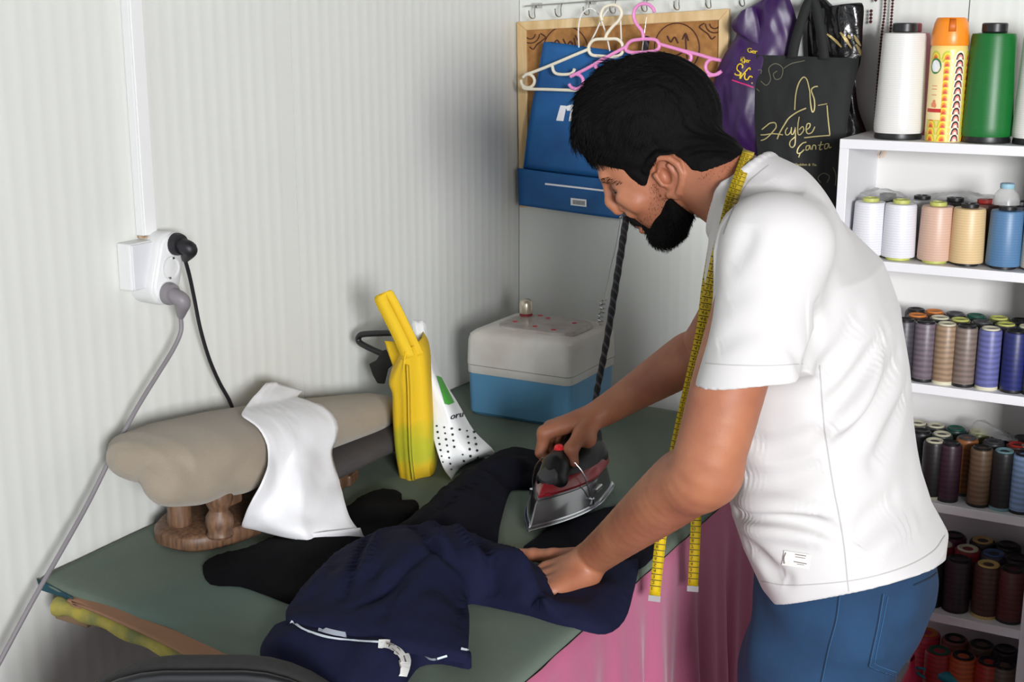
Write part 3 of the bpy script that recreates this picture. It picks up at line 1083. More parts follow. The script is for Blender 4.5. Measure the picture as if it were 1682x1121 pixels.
WHP = mat('white_print', (240, 241, 244), 0.6)
g = G()
for q in ([(921, 173), (931, 174), (926, 199), (914, 198)], [(929, 175), (942, 171), (948, 176), (943, 182), (932, 182)], [(938, 177), (949, 177), (946, 200), (935, 199)], [(947, 177), (960, 172), (966, 178), (961, 183), (950, 183)], [(957, 178), (967, 178), (964, 201), (953, 200)]):
    decal_fan(g, bvb, q, 0.0018, 2)
part('white_letter', g, WHP, bb, smooth=False, fix=False, kind='stuff')
g = G()
decal_stroke(g, bvb2, [(896, 302), (940, 307), (1000, 314)], 3, 0.0025)
part('white_line', g, WHP, bb, smooth=False, fix=False)
g = G()
decal_fan(g, bvb2, [(938, 325), (964, 328), (964, 340), (938, 337)], 0.0022, 2)
lb = part('barcode_label', g, WHP, bb, smooth=False, fix=False)
g = G()
for i in range(9):
    x_ = 942 + i * 2.2
    decal_fan(g, bvb2, [(x_, 328.2 + i * .25), (x_ + 1.2, 328.3 + i * .25), (x_ + 1.2, 335.5 + i * .25), (x_, 335.4 + i * .25)], 0.0027, 1)
part('barcode_bars', g, DARK, lb, smooth=False, fix=False, kind='stuff')
CORDW = mat('white_cord', (232, 230, 224), 0.7)
part('cord_handle', G().tube(crom(UY([(951, 78), (950, 50), (953, 30), (960, 18), (970, 14), (980, 20), (988, 34), (996, 58), (1002, 84)], -0.06), 6), 0.0017, 8), CORDW, bb)
part('cord_handle', G().tube(crom(UY([(965, 77), (978, 54), (990, 28), (1000, 15), (1010, 12), (1018, 24), (1020, 50), (1021, 84)], -0.05), 6), 0.0017, 8), CORDW, bb)


# plastic hangers
def hanger(name, label, m, y, paths, r):
    o = thing(name, label, 'hanger', U(*paths[0][1][0], y=y), 'plastic hangers on the hook rail')
    del o['group']
    for nm, p in paths:
        part(nm, G().tube(crom(UY(p, y), 6), r, 10), m, o)
    return o


def arc(cx, cy, r, a0, a1, n=14):
    return [(cx + r * math.cos(R(a)), cy + r * math.sin(R(a))) for a in np.linspace(a0, a1, n)]


hanger('cream_hanger', 'cream plastic coat hanger hanging in front of the blue bag', mat('cream_plastic', (238, 230, 208), 0.4), -0.088, [
    ('hook', [(994, 64), (997, 56), (1006, 44), (1016, 34), (1021, 22), (1016, 11), (1004, 8), (992, 13), (987, 24), (989, 34)]),
    ('neck_loop', [(1000, 64), (978, 65), (969, 72), (967, 82), (972, 90), (985, 92), (1010, 93), (1021, 88), (1023, 78), (1020, 69), (1012, 64), (1000, 64)]),
    ('arm', [(969, 80), (945, 90), (905, 107), (880, 117), (866, 122), (859, 127)]),
    ('arm', [(1023, 80), (1050, 93), (1090, 112), (1120, 126), (1134, 132)]),
    ('end_loop', arc(867, 133, 11, -110, 190)), ('end_loop', arc(1124, 140, 11, -10, 250)),
    ('trouser_bar', [(859, 142), (864, 146), (900, 147), (960, 149), (1040, 151), (1110, 153), (1126, 151)]),
    ('inner_hook', [(907, 108), (910, 118), (918, 122), (934, 122), (941, 119), (944, 113)])], 0.0037)
hanger('pink_hanger', 'pink plastic coat hanger hanging next to the purple bag', mat('pink_plastic', (236, 148, 204), 0.38), -0.10, [
    ('hook', [(1057, 65), (1055, 52), (1046, 40), (1041, 28), (1043, 15), (1052, 7), (1064, 7), (1072, 13), (1075, 20)]),
    ('neck_loop', [(1057, 64), (1075, 65), (1082, 71), (1082, 79), (1074, 84), (1055, 86), (1036, 86), (1028, 82), (1030, 74), (1038, 67), (1057, 64)]),
    ('arm', [(1082, 72), (1110, 80), (1145, 89), (1172, 97), (1184, 99)]),
    ('arm', [(1030, 76), (1000, 92), (965, 112), (945, 122), (937, 126)]),
    ('end_loop', arc(1172, 110, 13, -60, -320, 18)), ('end_loop', arc(946, 134, 12, -120, 160, 18)),
    ('trouser_bar', [(1185, 117), (1178, 122), (1160, 125), (1100, 131), (1020, 140), (960, 146), (940, 145)]),
    ('inner_hook', [(1110, 80), (1130, 87), (1135, 92), (1134, 99), (1127, 102), (1120, 101)]),
    ('inner_hook', [(1000, 92), (985, 100), (978, 108), (982, 114)])], 0.0039)


# soft bags: closed shapes from photo rows lying in a vertical plane
def soft_bag(rows, y, bulge, back, amp, seed, nu=4, nv=5, n=11):
    fr_, bk_ = [], []
    for i, (l, r) in enumerate(rows):
        L_, R_ = U(*l, y=y), U(*r, y=y)
        b = bulge[i] if hasattr(bulge, '__len__') else bulge
        fr_.append([L_ + (R_ - L_) * s + np.array([0, -b * math.sin(math.pi * s) ** 0.7, 0]) for s in np.linspace(0, 1, n)])
        bk_.append([L_ + (R_ - L_) * s + np.array([0, back * math.sin(math.pi * s), 0]) for s in np.linspace(1, 0, 7)])
    A = sheet(fr_, nu, nv)
    w = np.sin(np.linspace(0, math.pi, A.shape[1]))[None, :] ** 0.5
    Q = A * np.array([1, 1, 0.28])
    A = A + np.array([0, -1, 0]) * (w * amp * (snoise(Q, 70, seed) + 0.6 * snoise(Q, 150, seed + 3)))[..., None]
    B = sheet(bk_, nu, nv)
    return G().grid(A), G().grid(B)


PURP = mat('purple_plastic', (60, 24, 86), 0.4, rgb2=(44, 18, 66), scale=10, bump=0.3, bscale=40)
pb = thing('purple_bag', 'shiny purple plastic carrier bag with yellow lettering hanging from a hook', 'bag', U(1235, 250, y=-0.06))
rows = [((1264, -20), (1284, -20)), ((1255, -4), (1296, -4)), ((1228, 14), (1303, 14)), ((1203, 38), (1309, 34)), ((1210, 56), (1312, 56)), ((1192, 86), (1306, 86)), ((1178, 115), (1302, 115)), ((1169, 150), (1300, 150)), ((1170, 190), (1296, 190)), ((1186, 224), (1290, 224)), ((1220, 252), (1284, 252)), ((1235, 262), (1278, 262))]
ga, gb_ = soft_bag(rows, -0.055, [0.01, 0.014, 0.02, 0.022, 0.024, 0.028, 0.032, 0.034, 0.034, 0.03, 0.016, 0.008], 0.02, 0.007, 11)
part('bag_front', ga, PURP, pb, angle=180)
part('bag_back', gb_, PURP, pb, angle=180)
fa, fb_ = soft_bag([((1216, 20), (1240, 10)), ((1202, 38), (1246, 34)), ((1206, 52), (1250, 58)), ((1222, 60), (1252, 74))], -0.075, 0.014, 0.006, 0.004, 19)
part('handle_flap', fa, PURP, pb, angle=180)
part('handle_flap', fb_, PURP, pb, angle=180)
bv_ = bvh_of(ga)
YPR = mat('yellow_print', (222, 190, 40), 0.5)
z2 = lambda P: [(1180 + a / 3.297, b / 3.297) for a, b in P]
g = G()


def slant(bvh, x, y, sl):
    return lambda u, v: onto(bvh, x + u + 0.12 * v, y + u * sl - v, 0.002)


def safe_write(g, text, bvh, x, y, sl, size, sp=0.08, bold=0.02, widen=1.0):
    xx = 0
    for ch in text:
        if ch == ' ':
            xx += size * 0.35
            continue
        v, f = glyph(ch)
        if not len(v):
            continue
        w = (v[:, 0].max() - v[:, 0].min()) * widen
        for dx in ((-bold, bold) if bold else (0,)):
            P = [onto(bvh, x + xx + (a - v[:, 0].min() + dx) * size * widen + 0.12 * b * size, y + (xx + a * size) * sl - b * size, 0.002 + dx * 0.004) for a, b, _ in v]
            if any(p is None for p in P):
                continue
            g.add(P, f)
        xx += (w + sp) * size


safe_write(g, 'Ger', bv_, 1228, 86, 0.18, 11, 0.06, 0.03)
safe_write(g, 'iğer', bv_, 1217, 101, 0.18, 10.5, 0.06, 0.03)
z4 = lambda P: [(1190 + a / 9.95, 60 + b / 9.95) for a, b in P]
for P_ in ([(290, 520), (300, 475), (265, 450), (225, 480), (215, 540), (260, 590), (250, 630), (190, 625), (178, 600)], [(275, 590), (262, 650), (260, 690)], [(430, 550), (425, 515), (395, 525), (340, 580), (290, 640), (262, 690)], [(345, 600), (330, 660), (345, 700), (380, 705), (410, 660), (440, 650), (465, 670)], [(445, 758), (462, 764)]):
    decal_stroke(g, bv_, z4(P_), 2.1, 0.002, 4)
part('yellow_lettering', g, YPR, pb, smooth=False, fix=False, kind='stuff')
g = G()
decal_stroke(g, bv_, z2([(76, 434), (130, 452), (190, 474)]), 2.2, 0.002)
part('pink_underline', g, mat('magenta_print', (200, 30, 110), 0.5), pb, smooth=False, fix=False)

SHINY = mat('black_plastic_bag', (16, 15, 16), 0.22, bump=0.9, bscale=45)
gbag = thing('glossy_black_bag', 'crumpled glossy black plastic bag with gold print behind the black tote', 'bag', U(1385, 280, y=-0.05))
rows = [((1334, -8), (1352, -6)), ((1330, 10), (1380, 16)), ((1328, 18), (1416, 5)), ((1326, 50), (1417, 50)), ((1328, 95), (1414, 98)), ((1335, 130), (1406, 132)), ((1340, 175), (1410, 178)), ((1345, 215), (1424, 220)), ((1345, 250), (1426, 252)), ((1350, 290), (1400, 290))]
ga, gb_ = soft_bag(rows, -0.042, 0.016, 0.02, 0.009, 23)
part('bag_front', ga, SHINY, gbag, angle=180)
part('bag_back', gb_, SHINY, gbag, angle=180)
bv_ = bvh_of(ga)
GOLD = mat('gold_print', (172, 152, 96), 0.45, 0.3)
g = G()
for s in ([(590, 185), (640, 225), (668, 255)], [(662, 175), (690, 215), (720, 262)], [(735, 190), (752, 220), (770, 250)], [(745, 240), (765, 275), (768, 300)], [(700, 190), (715, 210)]):
    decal_stroke(g, bv_, z2(s), [2.5, 5, 2], 0.002, 4)
part('gold_flecks', g, GOLD, gbag, smooth=False, fix=False, kind='stuff')

TOTE = mat('tote_fabric', (28, 30, 29), 0.8, var=0.2, scale=14, bump=0.25, bscale=500)
tote = thing('black_tote', 'matt black fabric tote bag with gold script and a purse drawing on it', 'bag', U(1315, 330, y=-0.09))
rows = [((1242, 90), (1411, 96)), ((1241, 115), (1409, 116)), ((1240, 150), (1400, 152)), ((1240, 200), (1392, 205)), ((1243, 240), (1385, 250)), ((1248, 280), (1379, 300)), ((1252, 320), (1373, 340)), ((1256, 352), (1370, 368))]
ga, gb_ = soft_bag(rows, -0.085, [0.004, 0.012, 0.018, 0.02, 0.02, 0.02, 0.018, 0.01], 0.012, 0.003, 31)
part('bag_front', ga, TOTE, tote, angle=180)
part('bag_back', gb_, TOTE, tote, angle=180)
for pts in ([(1301, 96), (1306, 70), (1314, 42), (1324, 12), (1331, -2)], [(1354, 98), (1351, 70), (1346, 40), (1340, 12), (1335, -2)]):
    c_ = crom([np.array(p, float) for p in pts], 6)
    A = [[U(p[0] - 8.5, p[1], y=-0.098) for p in c_], [U(p[0], p[1], y=-0.100) for p in c_], [U(p[0] + 8.5, p[1], y=-0.098) for p in c_]]
    part('strap', G().grid(A), TOTE, tote, solid=0.002)
bv_ = bvh_of(ga)
g = G()
z3 = lambda P: [(1240 + a / 6.4, 170 + b / 6.4) for a, b in P]
for P_, w in (([(415, 595), (420, 520), (435, 455), (460, 420), (480, 430), (492, 475), (497, 500)], 1.7), ([(497, 500), (500, 560), (508, 605), (520, 592), (520, 540), (505, 490), (520, 472), (540, 468)], 1.9), ([(540, 571), (590, 562)], 1.2)):
    decal_stroke(g, bv_, z2(P_), w * 1.1, 0.002, 5)
ST = [([(78, 275), (120, 240), (165, 207), (218, 205), (228, 250), (190, 300), (150, 345), (110, 375), (68, 390)], 1.7), ([(65, 330), (120, 328), (180, 318), (250, 322), (300, 330)], 1.6), ([(238, 375), (265, 310), (310, 230), (350, 165), (395, 125), (460, 85), (540, 50)], 2.0),
      ([(345, 255), (325, 290), (330, 325), (352, 330), (376, 300), (386, 250)], 1.5), ([(386, 250), (382, 315), (402, 322), (426, 260)], 1.5), ([(426, 250), (426, 340), (420, 430), (395, 462), (370, 440), (376, 395), (430, 345)], 1.6), ([(470, 140), (455, 230), (455, 318), (480, 326), (515, 280), (505, 242), (468, 275)], 1.6),
      ([(540, 280), (575, 250), (580, 215), (552, 215), (540, 270), (556, 315), (600, 305), (632, 245)], 1.6), ([(760, 20), (770, 150), (788, 330)], 1.7), ([(790, 335), (700, 342), (520, 360)], 1.7),
      ([(545, 405), (500, 420), (455, 470), (445, 520), (480, 520), (520, 485)], 1.8), ([(475, 525), (460, 568)], 1.4), ([(575, 440), (545, 450), (540, 490), (570, 480), (580, 440), (590, 485)], 1.5), ([(602, 487), (615, 440), (640, 446), (642, 485)], 1.5), ([(700, 398), (680, 480), (708, 480)], 1.5), ([(665, 440), (725, 430)], 1.3), ([(770, 420), (740, 430), (735, 475), (765, 465), (776, 420), (784, 466), (802, 455)], 1.5)]
for P_, w in ST:
    decal_stroke(g, bv_, z3(P_), w * 1.1, 0.002, 5)
safe_write(g, 'Sivaniy Dedalem & Tic.', bv_, 1288, 272, 0.01, 5.5, 0.1, 0.02)
part('gold_script', g, mat('gold_script', (186, 172, 118), 0.5, 0.2), tote, smooth=False, fix=False, kind='stuff')
g = G()
for s in ([(232, 440), (262, 462), (285, 430), (275, 372), (310, 345), (350, 370), (342, 420), (312, 430), (300, 402), (320, 385)], [(355, 372), (400, 345), (470, 330)], [(215, 380), (235, 380), (232, 400)], [(210, 480), (225, 495)], [(555, 990), (540, 962), (568, 938), (600, 955), (588, 990)], [(620, 905), (636, 950), (632, 1005)]):
    decal_stroke(g, bv_, z2(s), 1.5, 0.002, 5)
part('swirl_print', g, mat('dull_gold', (96, 96, 76), 0.6), tote, smooth=False, fix=False, kind='stuff')

# prayer beads
BEAD = mat('maroon_bead', (74, 26, 26), 0.35, spec=0.6)
_bp = glyph('o')


def beads(name, label, strands, r):
    o = thing(name, label, 'beads', strands[0][0])
    g = G()
    st = G()
    for s in strands:
        c_ = crom(s, 40)
        d = np.r_[0, np.cumsum(np.linalg.norm(np.diff(c_, axis=0), axis=1))]
        for t in np.arange(0, d[-1], r * 2.02):
            p = np.array([np.interp(t, d, c_[:, k]) for k in range(3)])
            g.lathe([(0.0003, -r), (r * 0.7, -r * 0.7), (r, 0), (r * 0.7, r * 0.7), (0.0003, r)], p, 8)
        st.tube(s, 0.0006, 5)
    part('bead_string', g, BEAD, o, kind='stuff')
    part('thread', st, DARK, o)


beads('prayer_beads', 'long maroon prayer bead string hanging beside the white thread cone', [UY([(1455, -20), (1453, 20), (1448, 60), (1442, 130), (1436, 215)], -0.02), UY([(1468, -20), (1465, 20), (1462, 60), (1456, 130), (1442, 214), (1436, 215)], -0.02)], 0.0031)
beads('short_bead_tassel', 'short maroon bead tassel hanging next to the glossy black bag', [UY([(1431, 18), (1430, 38)], -0.02), UY([(1440, -12), (1438, 4)], -0.02)], 0.0036)

# ------------------------------------------------------------------ bookcase
BW = mat('white_laminate', (232, 232, 235), 0.4)
bc = thing('bookcase', 'tall white laminate bookcase filled with thread spools against the back wall', 'bookcase', (1.08, -0.13, 0))
BX0, BX1, BY = 0.861, 1.300, -0.25
part('side_panel', G().span((BX0, BY, 0), (BX0 + 0.019, -0.006, 1.391)), BW, bc, smooth=False, bevel=0.0012)
part('side_panel', G().span((BX1 - 0.019, BY, 0), (BX1, -0.006, 1.391)), BW, bc, smooth=False, bevel=0.0012)
part('back_panel', G().span((BX0 + 0.003, -0.009, 0.02), (BX1 - 0.003, -0.005, 1.40)), mat('back_panel', (226, 225, 222), 0.55), bc, smooth=False)
part('top_board', G().span((BX0, BY, 1.391), (BX1, -0.006, 1.410)), BW, bc, smooth=False, bevel=0.0012)
SH = [1.172, 0.931, 0.687, 0.449, 0.205]
for z in SH:
    part('shelf', G().span((BX0 + 0.019, BY + 0.002, z - 0.019), (BX1 - 0.019, -0.010, z)), BW, bc, smooth=False, bevel=0.0012)
part('plinth', G().span((BX0 + 0.019, BY + 0.02, 0), (BX1 - 0.019, BY + 0.035, 0.07)), BW, bc, smooth=False)
g = G()
p0 = U(1428, 252, y=-0.012)
for i in range(9):
    g.box(p0 + np.array([0.004 * i, 0, 0.003 * math.sin(i * 2.3)]), (0.0016 + 0.001 * (i % 3), 0.001, 0.014 + 0.004 * (i % 2)), Matrix.Rotation(0.5 if i > 4 else -0.15, 3, 'Y'))
part('tape_residue', g, mat('tape_residue', (232, 206, 186), 0.7), bc, smooth=False, kind='stuff')

# ------------------------------------------------------------------ thread spools
CORE_K = mat('core_black', (24, 24, 26), 0.4)
_proto = {}


def spool_meshes(kind):
    if kind in _proto:
        return _proto[kind]
    if kind == 'cone':       # tall cones on top
        th = [(0.030, 0.012), (0.046, 0.012), (0.0475, 0.018), (0.0475, 0.03), (0.0412, 0.196), (0.0395, 0.203), (0.024, 0.205)]
        co = [(0.030, 0.0), (0.045, 0.0), (0.046, 0.004), (0.044, 0.014), (0.02, 0.02), (0.022, 0.205), (0.0235, 0.207), (0.0235, 0.221), (0.021, 0.223), (0.018, 0.223), (0.017, 0.2)]
    elif kind == 'mid':      # shelf cones
        th = [(0.02, 0.007), (0.0325, 0.007), (0.0335, 0.010), (0.0305, 0.108), (0.029, 0.112), (0.017, 0.113)]
        co = [(0.022, 0.0), (0.024, 0.001), (0.024, 0.009), (0.015, 0.012), (0.015, 0.112), (0.0165, 0.114), (0.0165, 0.120), (0.013, 0.121), (0.011, 0.121), (0.010, 0.1)]
    else:                    # straight tubes
        k = {'tube': 1.0, 'wide': 1.22, 'tall': 1.28}[kind]
        h = {'tube': 0.122, 'wide': 0.113, 'tall': 0.140}[kind]
        th = [(0.012, 0.006), (0.0215 * k, 0.006), (0.0222 * k, 0.010), (0.0222 * k, h - 0.008), (0.0205 * k, h - 0.003), (0.012, h - 0.002)]
        co = [(0.012, 0.0), (0.0215 * k, 0.0), (0.0222 * k, 0.002), (0.0215 * k, 0.007), (0.013, 0.010), (0.013, h - 0.006), (0.0172 * k, h - 0.004), (0.0172 * k, h), (0.0155 * k, h + 0.001), (0.009 * k, h - 0.002), (0.0085 * k, h - 0.03)]
    out = []
    for nm, pr in (('thread', th), ('core', co)):
        me = bpy.data.meshes.new(nm)
        g = G().lathe(pr, (0, 0, 0), 28)
        me.from_pydata(g.verts().tolist(), [], g.f)
        me.materials.append(CORE_K)
        me.shade_smooth()
        me.set_sharp_from_angle(angle=R(35))
        out.append(me)
    _proto[kind] = out
    return out


def thread_mat(rgb, kind):
    band, per, bmp = {'cone': (0.04, 0.004, 0.02), 'mid': (0.05, 0.005, 0.02)}.get(kind, (0.16, 0.011, 0.06))
    d = tuple(int(v * (1 - band)) for v in rgb)
    return stripes('thread_%s_%d_%d_%d' % ((kind,) + rgb), rgb, d, per, 'Z', 0.45, 0.42, 0.45, bmp)


def spool(kind, loc, rgb, core, label, group=None):
    if kind != 'cone':
        rad_ = {'mid': 0.034, 'tube': 0.0228, 'wide': 0.0278, 'tall': 0.029}[kind]
        if loc[0] + rad_ > BX1 - 0.0195:
            if kind != 'mid' and loc[0] + rad_ > BX1 + 0.0015:
                return None
            loc = (BX1 - 0.020 - rad_, loc[1], loc[2])
    o = thing('thread_spool', label, 'thread spool', loc, group)
    a, b = spool_meshes(kind)
    for me, m in ((a, thread_mat(rgb, kind)), (b, core)):
        c = bpy.data.objects.new(me.name, me)
        COL.objects.link(c)
        c.parent = o
        c.material_slots[0].link = 'OBJECT'
        c.material_slots[0].material = m
        c.rotation_euler.z = RNG.random() * 6
    return o


def at_x(px, py, y):
    return U(px, py, y=y)[0]


T0 = 1.4102
spool('cone', (at_x(1475, 218, -0.185), -0.185, T0), (224, 223, 220), CORE_K, 'big white thread cone standing on top of the bookcase beside the prayer beads')
spool('cone', (at_x(1482, 214, -0.075), -0.070, T0), (206, 120, 136), mat('core_red', (178, 74, 84), 0.5), 'dusty pink thread cone hidden behind the big white cone')
spool('cone', (at_x(1620, 217, -0.185), -0.185, T0), (10, 104, 40), CORE_K, 'big green thread cone on top of the bookcase')
spool('cone', (at_x(1706, 214, -0.185), -0.185, T0), (238, 236, 230), CORE_K, 'white thread cone cut by the photo edge beside the green cone')

# air freshener can
ac = np.array([at_x(1549, 220, -0.20), -0.20, T0])
can = thing('spray_can', 'yellow and orange patterned air freshener can between white and green cones', 'spray can', ac)
CANY = mat('can_yellow', (240, 214, 128), 0.3)
part('can_body', G().lathe([(0.033, 0), (0.0345, 0.003), (0.0345, 0.172), (0.033, 0.180), (0.030, 0.184)], ac, 40), CANY, can, angle=35)
OR = mat('orange_cap', (246, 142, 36), 0.35)
part('cap', G().lathe([(0.0345, 0.181), (0.0352, 0.183), (0.0345, 0.200), (0.031, 0.222), (0.0275, 0.231), (0.024, 0.233), (0.020, 0.230), (0.012, 0.222), (0.0005, 0.222)], ac, 32), OR, can, angle=45)
vd = CAM - ac
va = math.atan2(vd[1], vd[0])


def on_can(ang, z, r=0.0349):
    return ac + np.array([r * math.cos(va + ang), r * math.sin(va + ang), z])


part('spray_slot', G().grid([[on_can(a, z, r) for a in np.linspace(-0.12, 0.28, 5)] for z, r in ((0.207, 0.0342), (0.220, 0.0325), (0.231, 0.0285))]), mat('orange_dark', (206, 104, 20), 0.5), can, solid=0.001)
cols = [('scale_red', (206, 84, 62)), ('scale_orange', (240, 150, 50)), ('scale_lime', (190, 200, 70)), ('scale_white', (244, 238, 220)), ('scale_grey', (60, 54, 50)), ('scale_yellow', (246, 212, 66)), ('scale_pink', (240, 146, 134))]
gs = {c[0]: G() for c in cols}
for ci, (a0, wdt) in enumerate(((-0.76, 0.66), (-0.06, 0.66), (0.64, 0.66), (1.34, 0.66))):
    pal = [[2, 5, 1, 0], [2, 5, 1, 0], [3, 4, 6, 3], [2, 5, 1, 0]][ci]
    for k in range(13):
        z0 = 0.155 - k * 0.0128
        if ci == 0 and 0.044 < z0 < 0.142:
            continue
        for q in range(4):
            w_ = wdt * (0.5 - 0.11 * q)
            hh = 0.0168 - 0.0036 * q
            rr_ = 0.03475 + q * 0.00007 + k * 0.00003
            top_ = [on_can(a0 + w_ * t, z0 + hh * math.sqrt(max(0, 1 - t * t)), rr_) for t in np.linspace(-1, 1, 9)]
            bot = [on_can(a0 + w_ * t, z0, rr_) for t in np.linspace(-1, 1, 9)]
            gs[cols[pal[q]][0]].grid([bot, top_])
for nm, c in cols:
    part('scale_print', gs[nm], mat(nm, c, 0.35), can, smooth=False, fix=False, kind='stuff')
g = G().grid([[on_can(a, z, 0.0358) for a in np.linspace(-1.12, -0.22, 10)] for z in (0.042, 0.150)])
pn = part('label_panel', g, mat('can_label', (244, 226, 170), 0.4), can, fix=False)
g = G()
g.add([on_can(-0.68 + 0.34 * math.cos(a), 0.143 + 0.0150 * math.sin(a), 0.0362) for a in np.linspace(0, 2 * math.pi, 20, endpoint=False)], [tuple(range(20))])
part('green_badge', g, mat('badge_green', (70, 130, 70), 0.4), pn, smooth=False, fix=False)
g = G()
g.add([on_can(-0.68 + 0.25 * math.cos(a), 0.143 + 0.0112 * math.sin(a), 0.0365) for a in np.linspace(0, 2 * math.pi, 20, endpoint=False)], [tuple(range(20))])
part('badge_centre', g, WHP, pn, smooth=False, fix=False)
g = G().grid([[on_can(a, z, 0.0360) for a in np.linspace(-1.10, -0.20, 8)] for z in (0.056, 0.063)])
part('red_band', g, mat('can_red', (196, 44, 44), 0.4), pn, smooth=False, fix=False)
g = G()
for z in (0.105, 0.099, 0.088):
    g.grid([[on_can(a, zz, 0.0360) for a in np.linspace(-0.82, -0.50, 5)] for zz in (z, z + 0.0015)])
for a0, zc in ((-0.62, 0.075), (-0.70, 0.070), (-0.56, 0.069)):
    g.add([on_can(a0 + 0.10 * math.cos(a), zc + 0.005 * math.sin(a), 0.0361) for a in np.linspace(0, 2 * math.pi, 8, endpoint=False)], [tuple(range(8))])
part('flower_print', g, mat('can_orange_print', (226, 140, 96), 0.4), pn, smooth=False, fix=False, kind='stuff')

LIME = mat('core_lime', (186, 190, 100), 0.45)
CREAM = mat('core_cream', (206, 202, 176), 0.45)
row1 = [(1424, (228, 228, 234), LIME, 'glossy white thread cone half hidden by the man on the top shelf'), (1474, (229, 229, 236), LIME, 'glossy white thread cone with lime core next to the peach cone'),
        (1534, (214, 178, 158), LIME, 'peach pink thread cone on the top shelf'), (1586, (222, 192, 144), CORE_K, 'golden sand thread cone on the top shelf'),
        (1648, (84, 124, 164), CORE_K, 'slate blue thread cone under the blue capped plastic on the top shelf'), (1706, (206, 198, 182), CREAM, 'pale thread cone in clear plastic at the photo edge')]
for i, (px, c, k, lb_) in enumerate(row1):
    spool('mid', (at_x(px, 430, -0.208), -0.208, SH[0]), c, k, lb_)
for px, c, k, lb_ in ((1452, (70, 70, 74), CORE_K, 'dark grey thread cone behind the two white cones'), (1508, (190, 190, 192), CORE_K, 'light grey thread cone behind the gap between white and peach cones'),
                      (1562, (48, 46, 46), CORE_K, 'black thread cone behind the peach cone'), (1612, (112, 70, 56), mat('core_red2', (180, 50, 44), 0.5), 'rust brown thread cone behind the sand and blue cones'), (1668, (60, 62, 70), CORE_K, 'charcoal thread cone behind the slate blue cone')):
    spool('mid', (at_x(px, 420, -0.125), -0.125, SH[0]), c, k, lb_)

K2 = mat('core_grey', (70, 70, 74), 0.4)
rows2 = [
    (-0.214, 628, [(1480, (70, 66, 74), CORE_K, 'charcoal'), (1514, (112, 100, 110), CORE_K, 'mauve grey'), (1548, (158, 132, 106), CREAM, 'camel brown'), (1581, (128, 112, 104), CORE_K, 'taupe'), (1620, (102, 106, 164), CREAM, 'lavender blue'), (1662, (34, 42, 104), CORE_K, 'navy blue'), (1698, (60, 60, 66), CORE_K, 'graphite')]),
    (-0.160, 614, [(1500, (90, 60, 44), mat('core_orange', (206, 122, 52), 0.5), 'dark brown orange-capped'), (1537, (58, 60, 62), CREAM, 'smoke grey cream-capped'), (1570, (96, 92, 60), LIME, 'olive lime-capped'), (1606, (36, 40, 38), K2, 'dark green'), (1645, (70, 62, 88), LIME, 'plum lime-capped'), (1682, (40, 60, 60), CREAM, 'deep teal cream-capped')]),
    (-0.106, 600, [(1498, (48, 44, 44), CORE_K, 'black'), (1528, (150, 90, 50), mat('core_orange', (206, 122, 52), 0.5), 'orange'), (1562, (52, 50, 50), K2, 'grey'), (1596, (22, 74, 60), mat('core_green', (24, 84, 66), 0.5), 'bottle green'), (1634, (110, 110, 66), LIME, 'moss'), (1670, (46, 46, 52), CORE_K, 'soot')])]
nm_row = ['front row', 'second row', 'back row']
for ri, (y, py, lst) in enumerate(rows2):
    for px, c, k, cn in lst:
        spool('tube', (at_x(px, py, y), y, SH[1]), c, k, '%s thread tube in the %s of the second shelf' % (cn, nm_row[ri]))
rows3 = [
    (-0.214, 822, [(1528, (34, 32, 34), CREAM, 'black cream-capped'), (1555, (62, 38, 52), CORE_K, 'aubergine'), (1606, (116, 92, 70), CORE_K, 'brown'), (1643, (40, 40, 40), mat('core_teal', (120, 160, 168), 0.4), 'black teal-capped'), (1676, (140, 172, 212), CORE_K, 'sky blue'), (1712, (60, 60, 60), CORE_K, 'grey')]),
    (-0.160, 806, [(1506, (40, 40, 44), CORE_K, 'dark'), (1540, (48, 60, 58), CREAM, 'slate'), (1582, (166, 104, 56), K2, 'orange brown'), (1625, (56, 58, 62), K2, 'iron grey'), (1664, (88, 44, 40), mat('core_red2', (180, 50, 44), 0.5), 'maroon red-capped'), (1700, (80, 80, 84), CREAM, 'ash')]),
    (-0.106, 790, [(1500, (120, 116, 104), CREAM, 'stone'), (1530, (60, 60, 60), CREAM, 'pewter'), (1563, (30, 60, 56), mat('core_green', (24, 84, 66), 0.5), 'dark teal'), (1600, (96, 100, 50), LIME, 'olive green'), (1640, (44, 44, 52), CORE_K, 'ink black'), (1674, (50, 40, 40), K2, 'soft black')])]
for ri, (y, py, lst) in enumerate(rows3):
    for px, c, k, cn in lst:
        spool('tube', (at_x(px, py, y), y, SH[2]), c, k, '%s thread tube in the %s of the third shelf' % (cn, nm_row[ri]))
rows4 = [
    (-0.205, 1002, [(1524, (44, 36, 42), CORE_K, 'black'), (1568, (54, 42, 48), CORE_K, 'dark plum'), (1617, (78, 52, 44), mat('core_gold', (196, 170, 104), 0.5), 'chocolate gold-capped'), (1660, (90, 44, 38), CORE_K, 'mahogany')]),
    (-0.140, 980, [(1540, (140, 40, 50), CREAM, 'crimson'), (1583, (150, 36, 44), CREAM, 'red cream-capped'), (1626, (60, 56, 70), mat('core_blue', (72, 96, 140), 0.5), 'grey blue-capped'), (1668, (46, 38, 40), CORE_K, 'dark brown')]),
    (-0.078, 960, [(1560, (90, 30, 60), CORE_K, 'wine'), (1608, (46, 40, 36), mat('core_gold', (196, 170, 104), 0.5), 'black gold-capped'), (1650, (40, 34, 36), CORE_K, 'umber')])]
for ri, (y, py, lst) in enumerate(rows4):
    for px, c, k, cn in lst:
        spool('wide', (at_x(px, py, y), y, SH[3]), c, k, '%s thread tube in the %s of the fourth shelf' % (cn, nm_row[ri]))
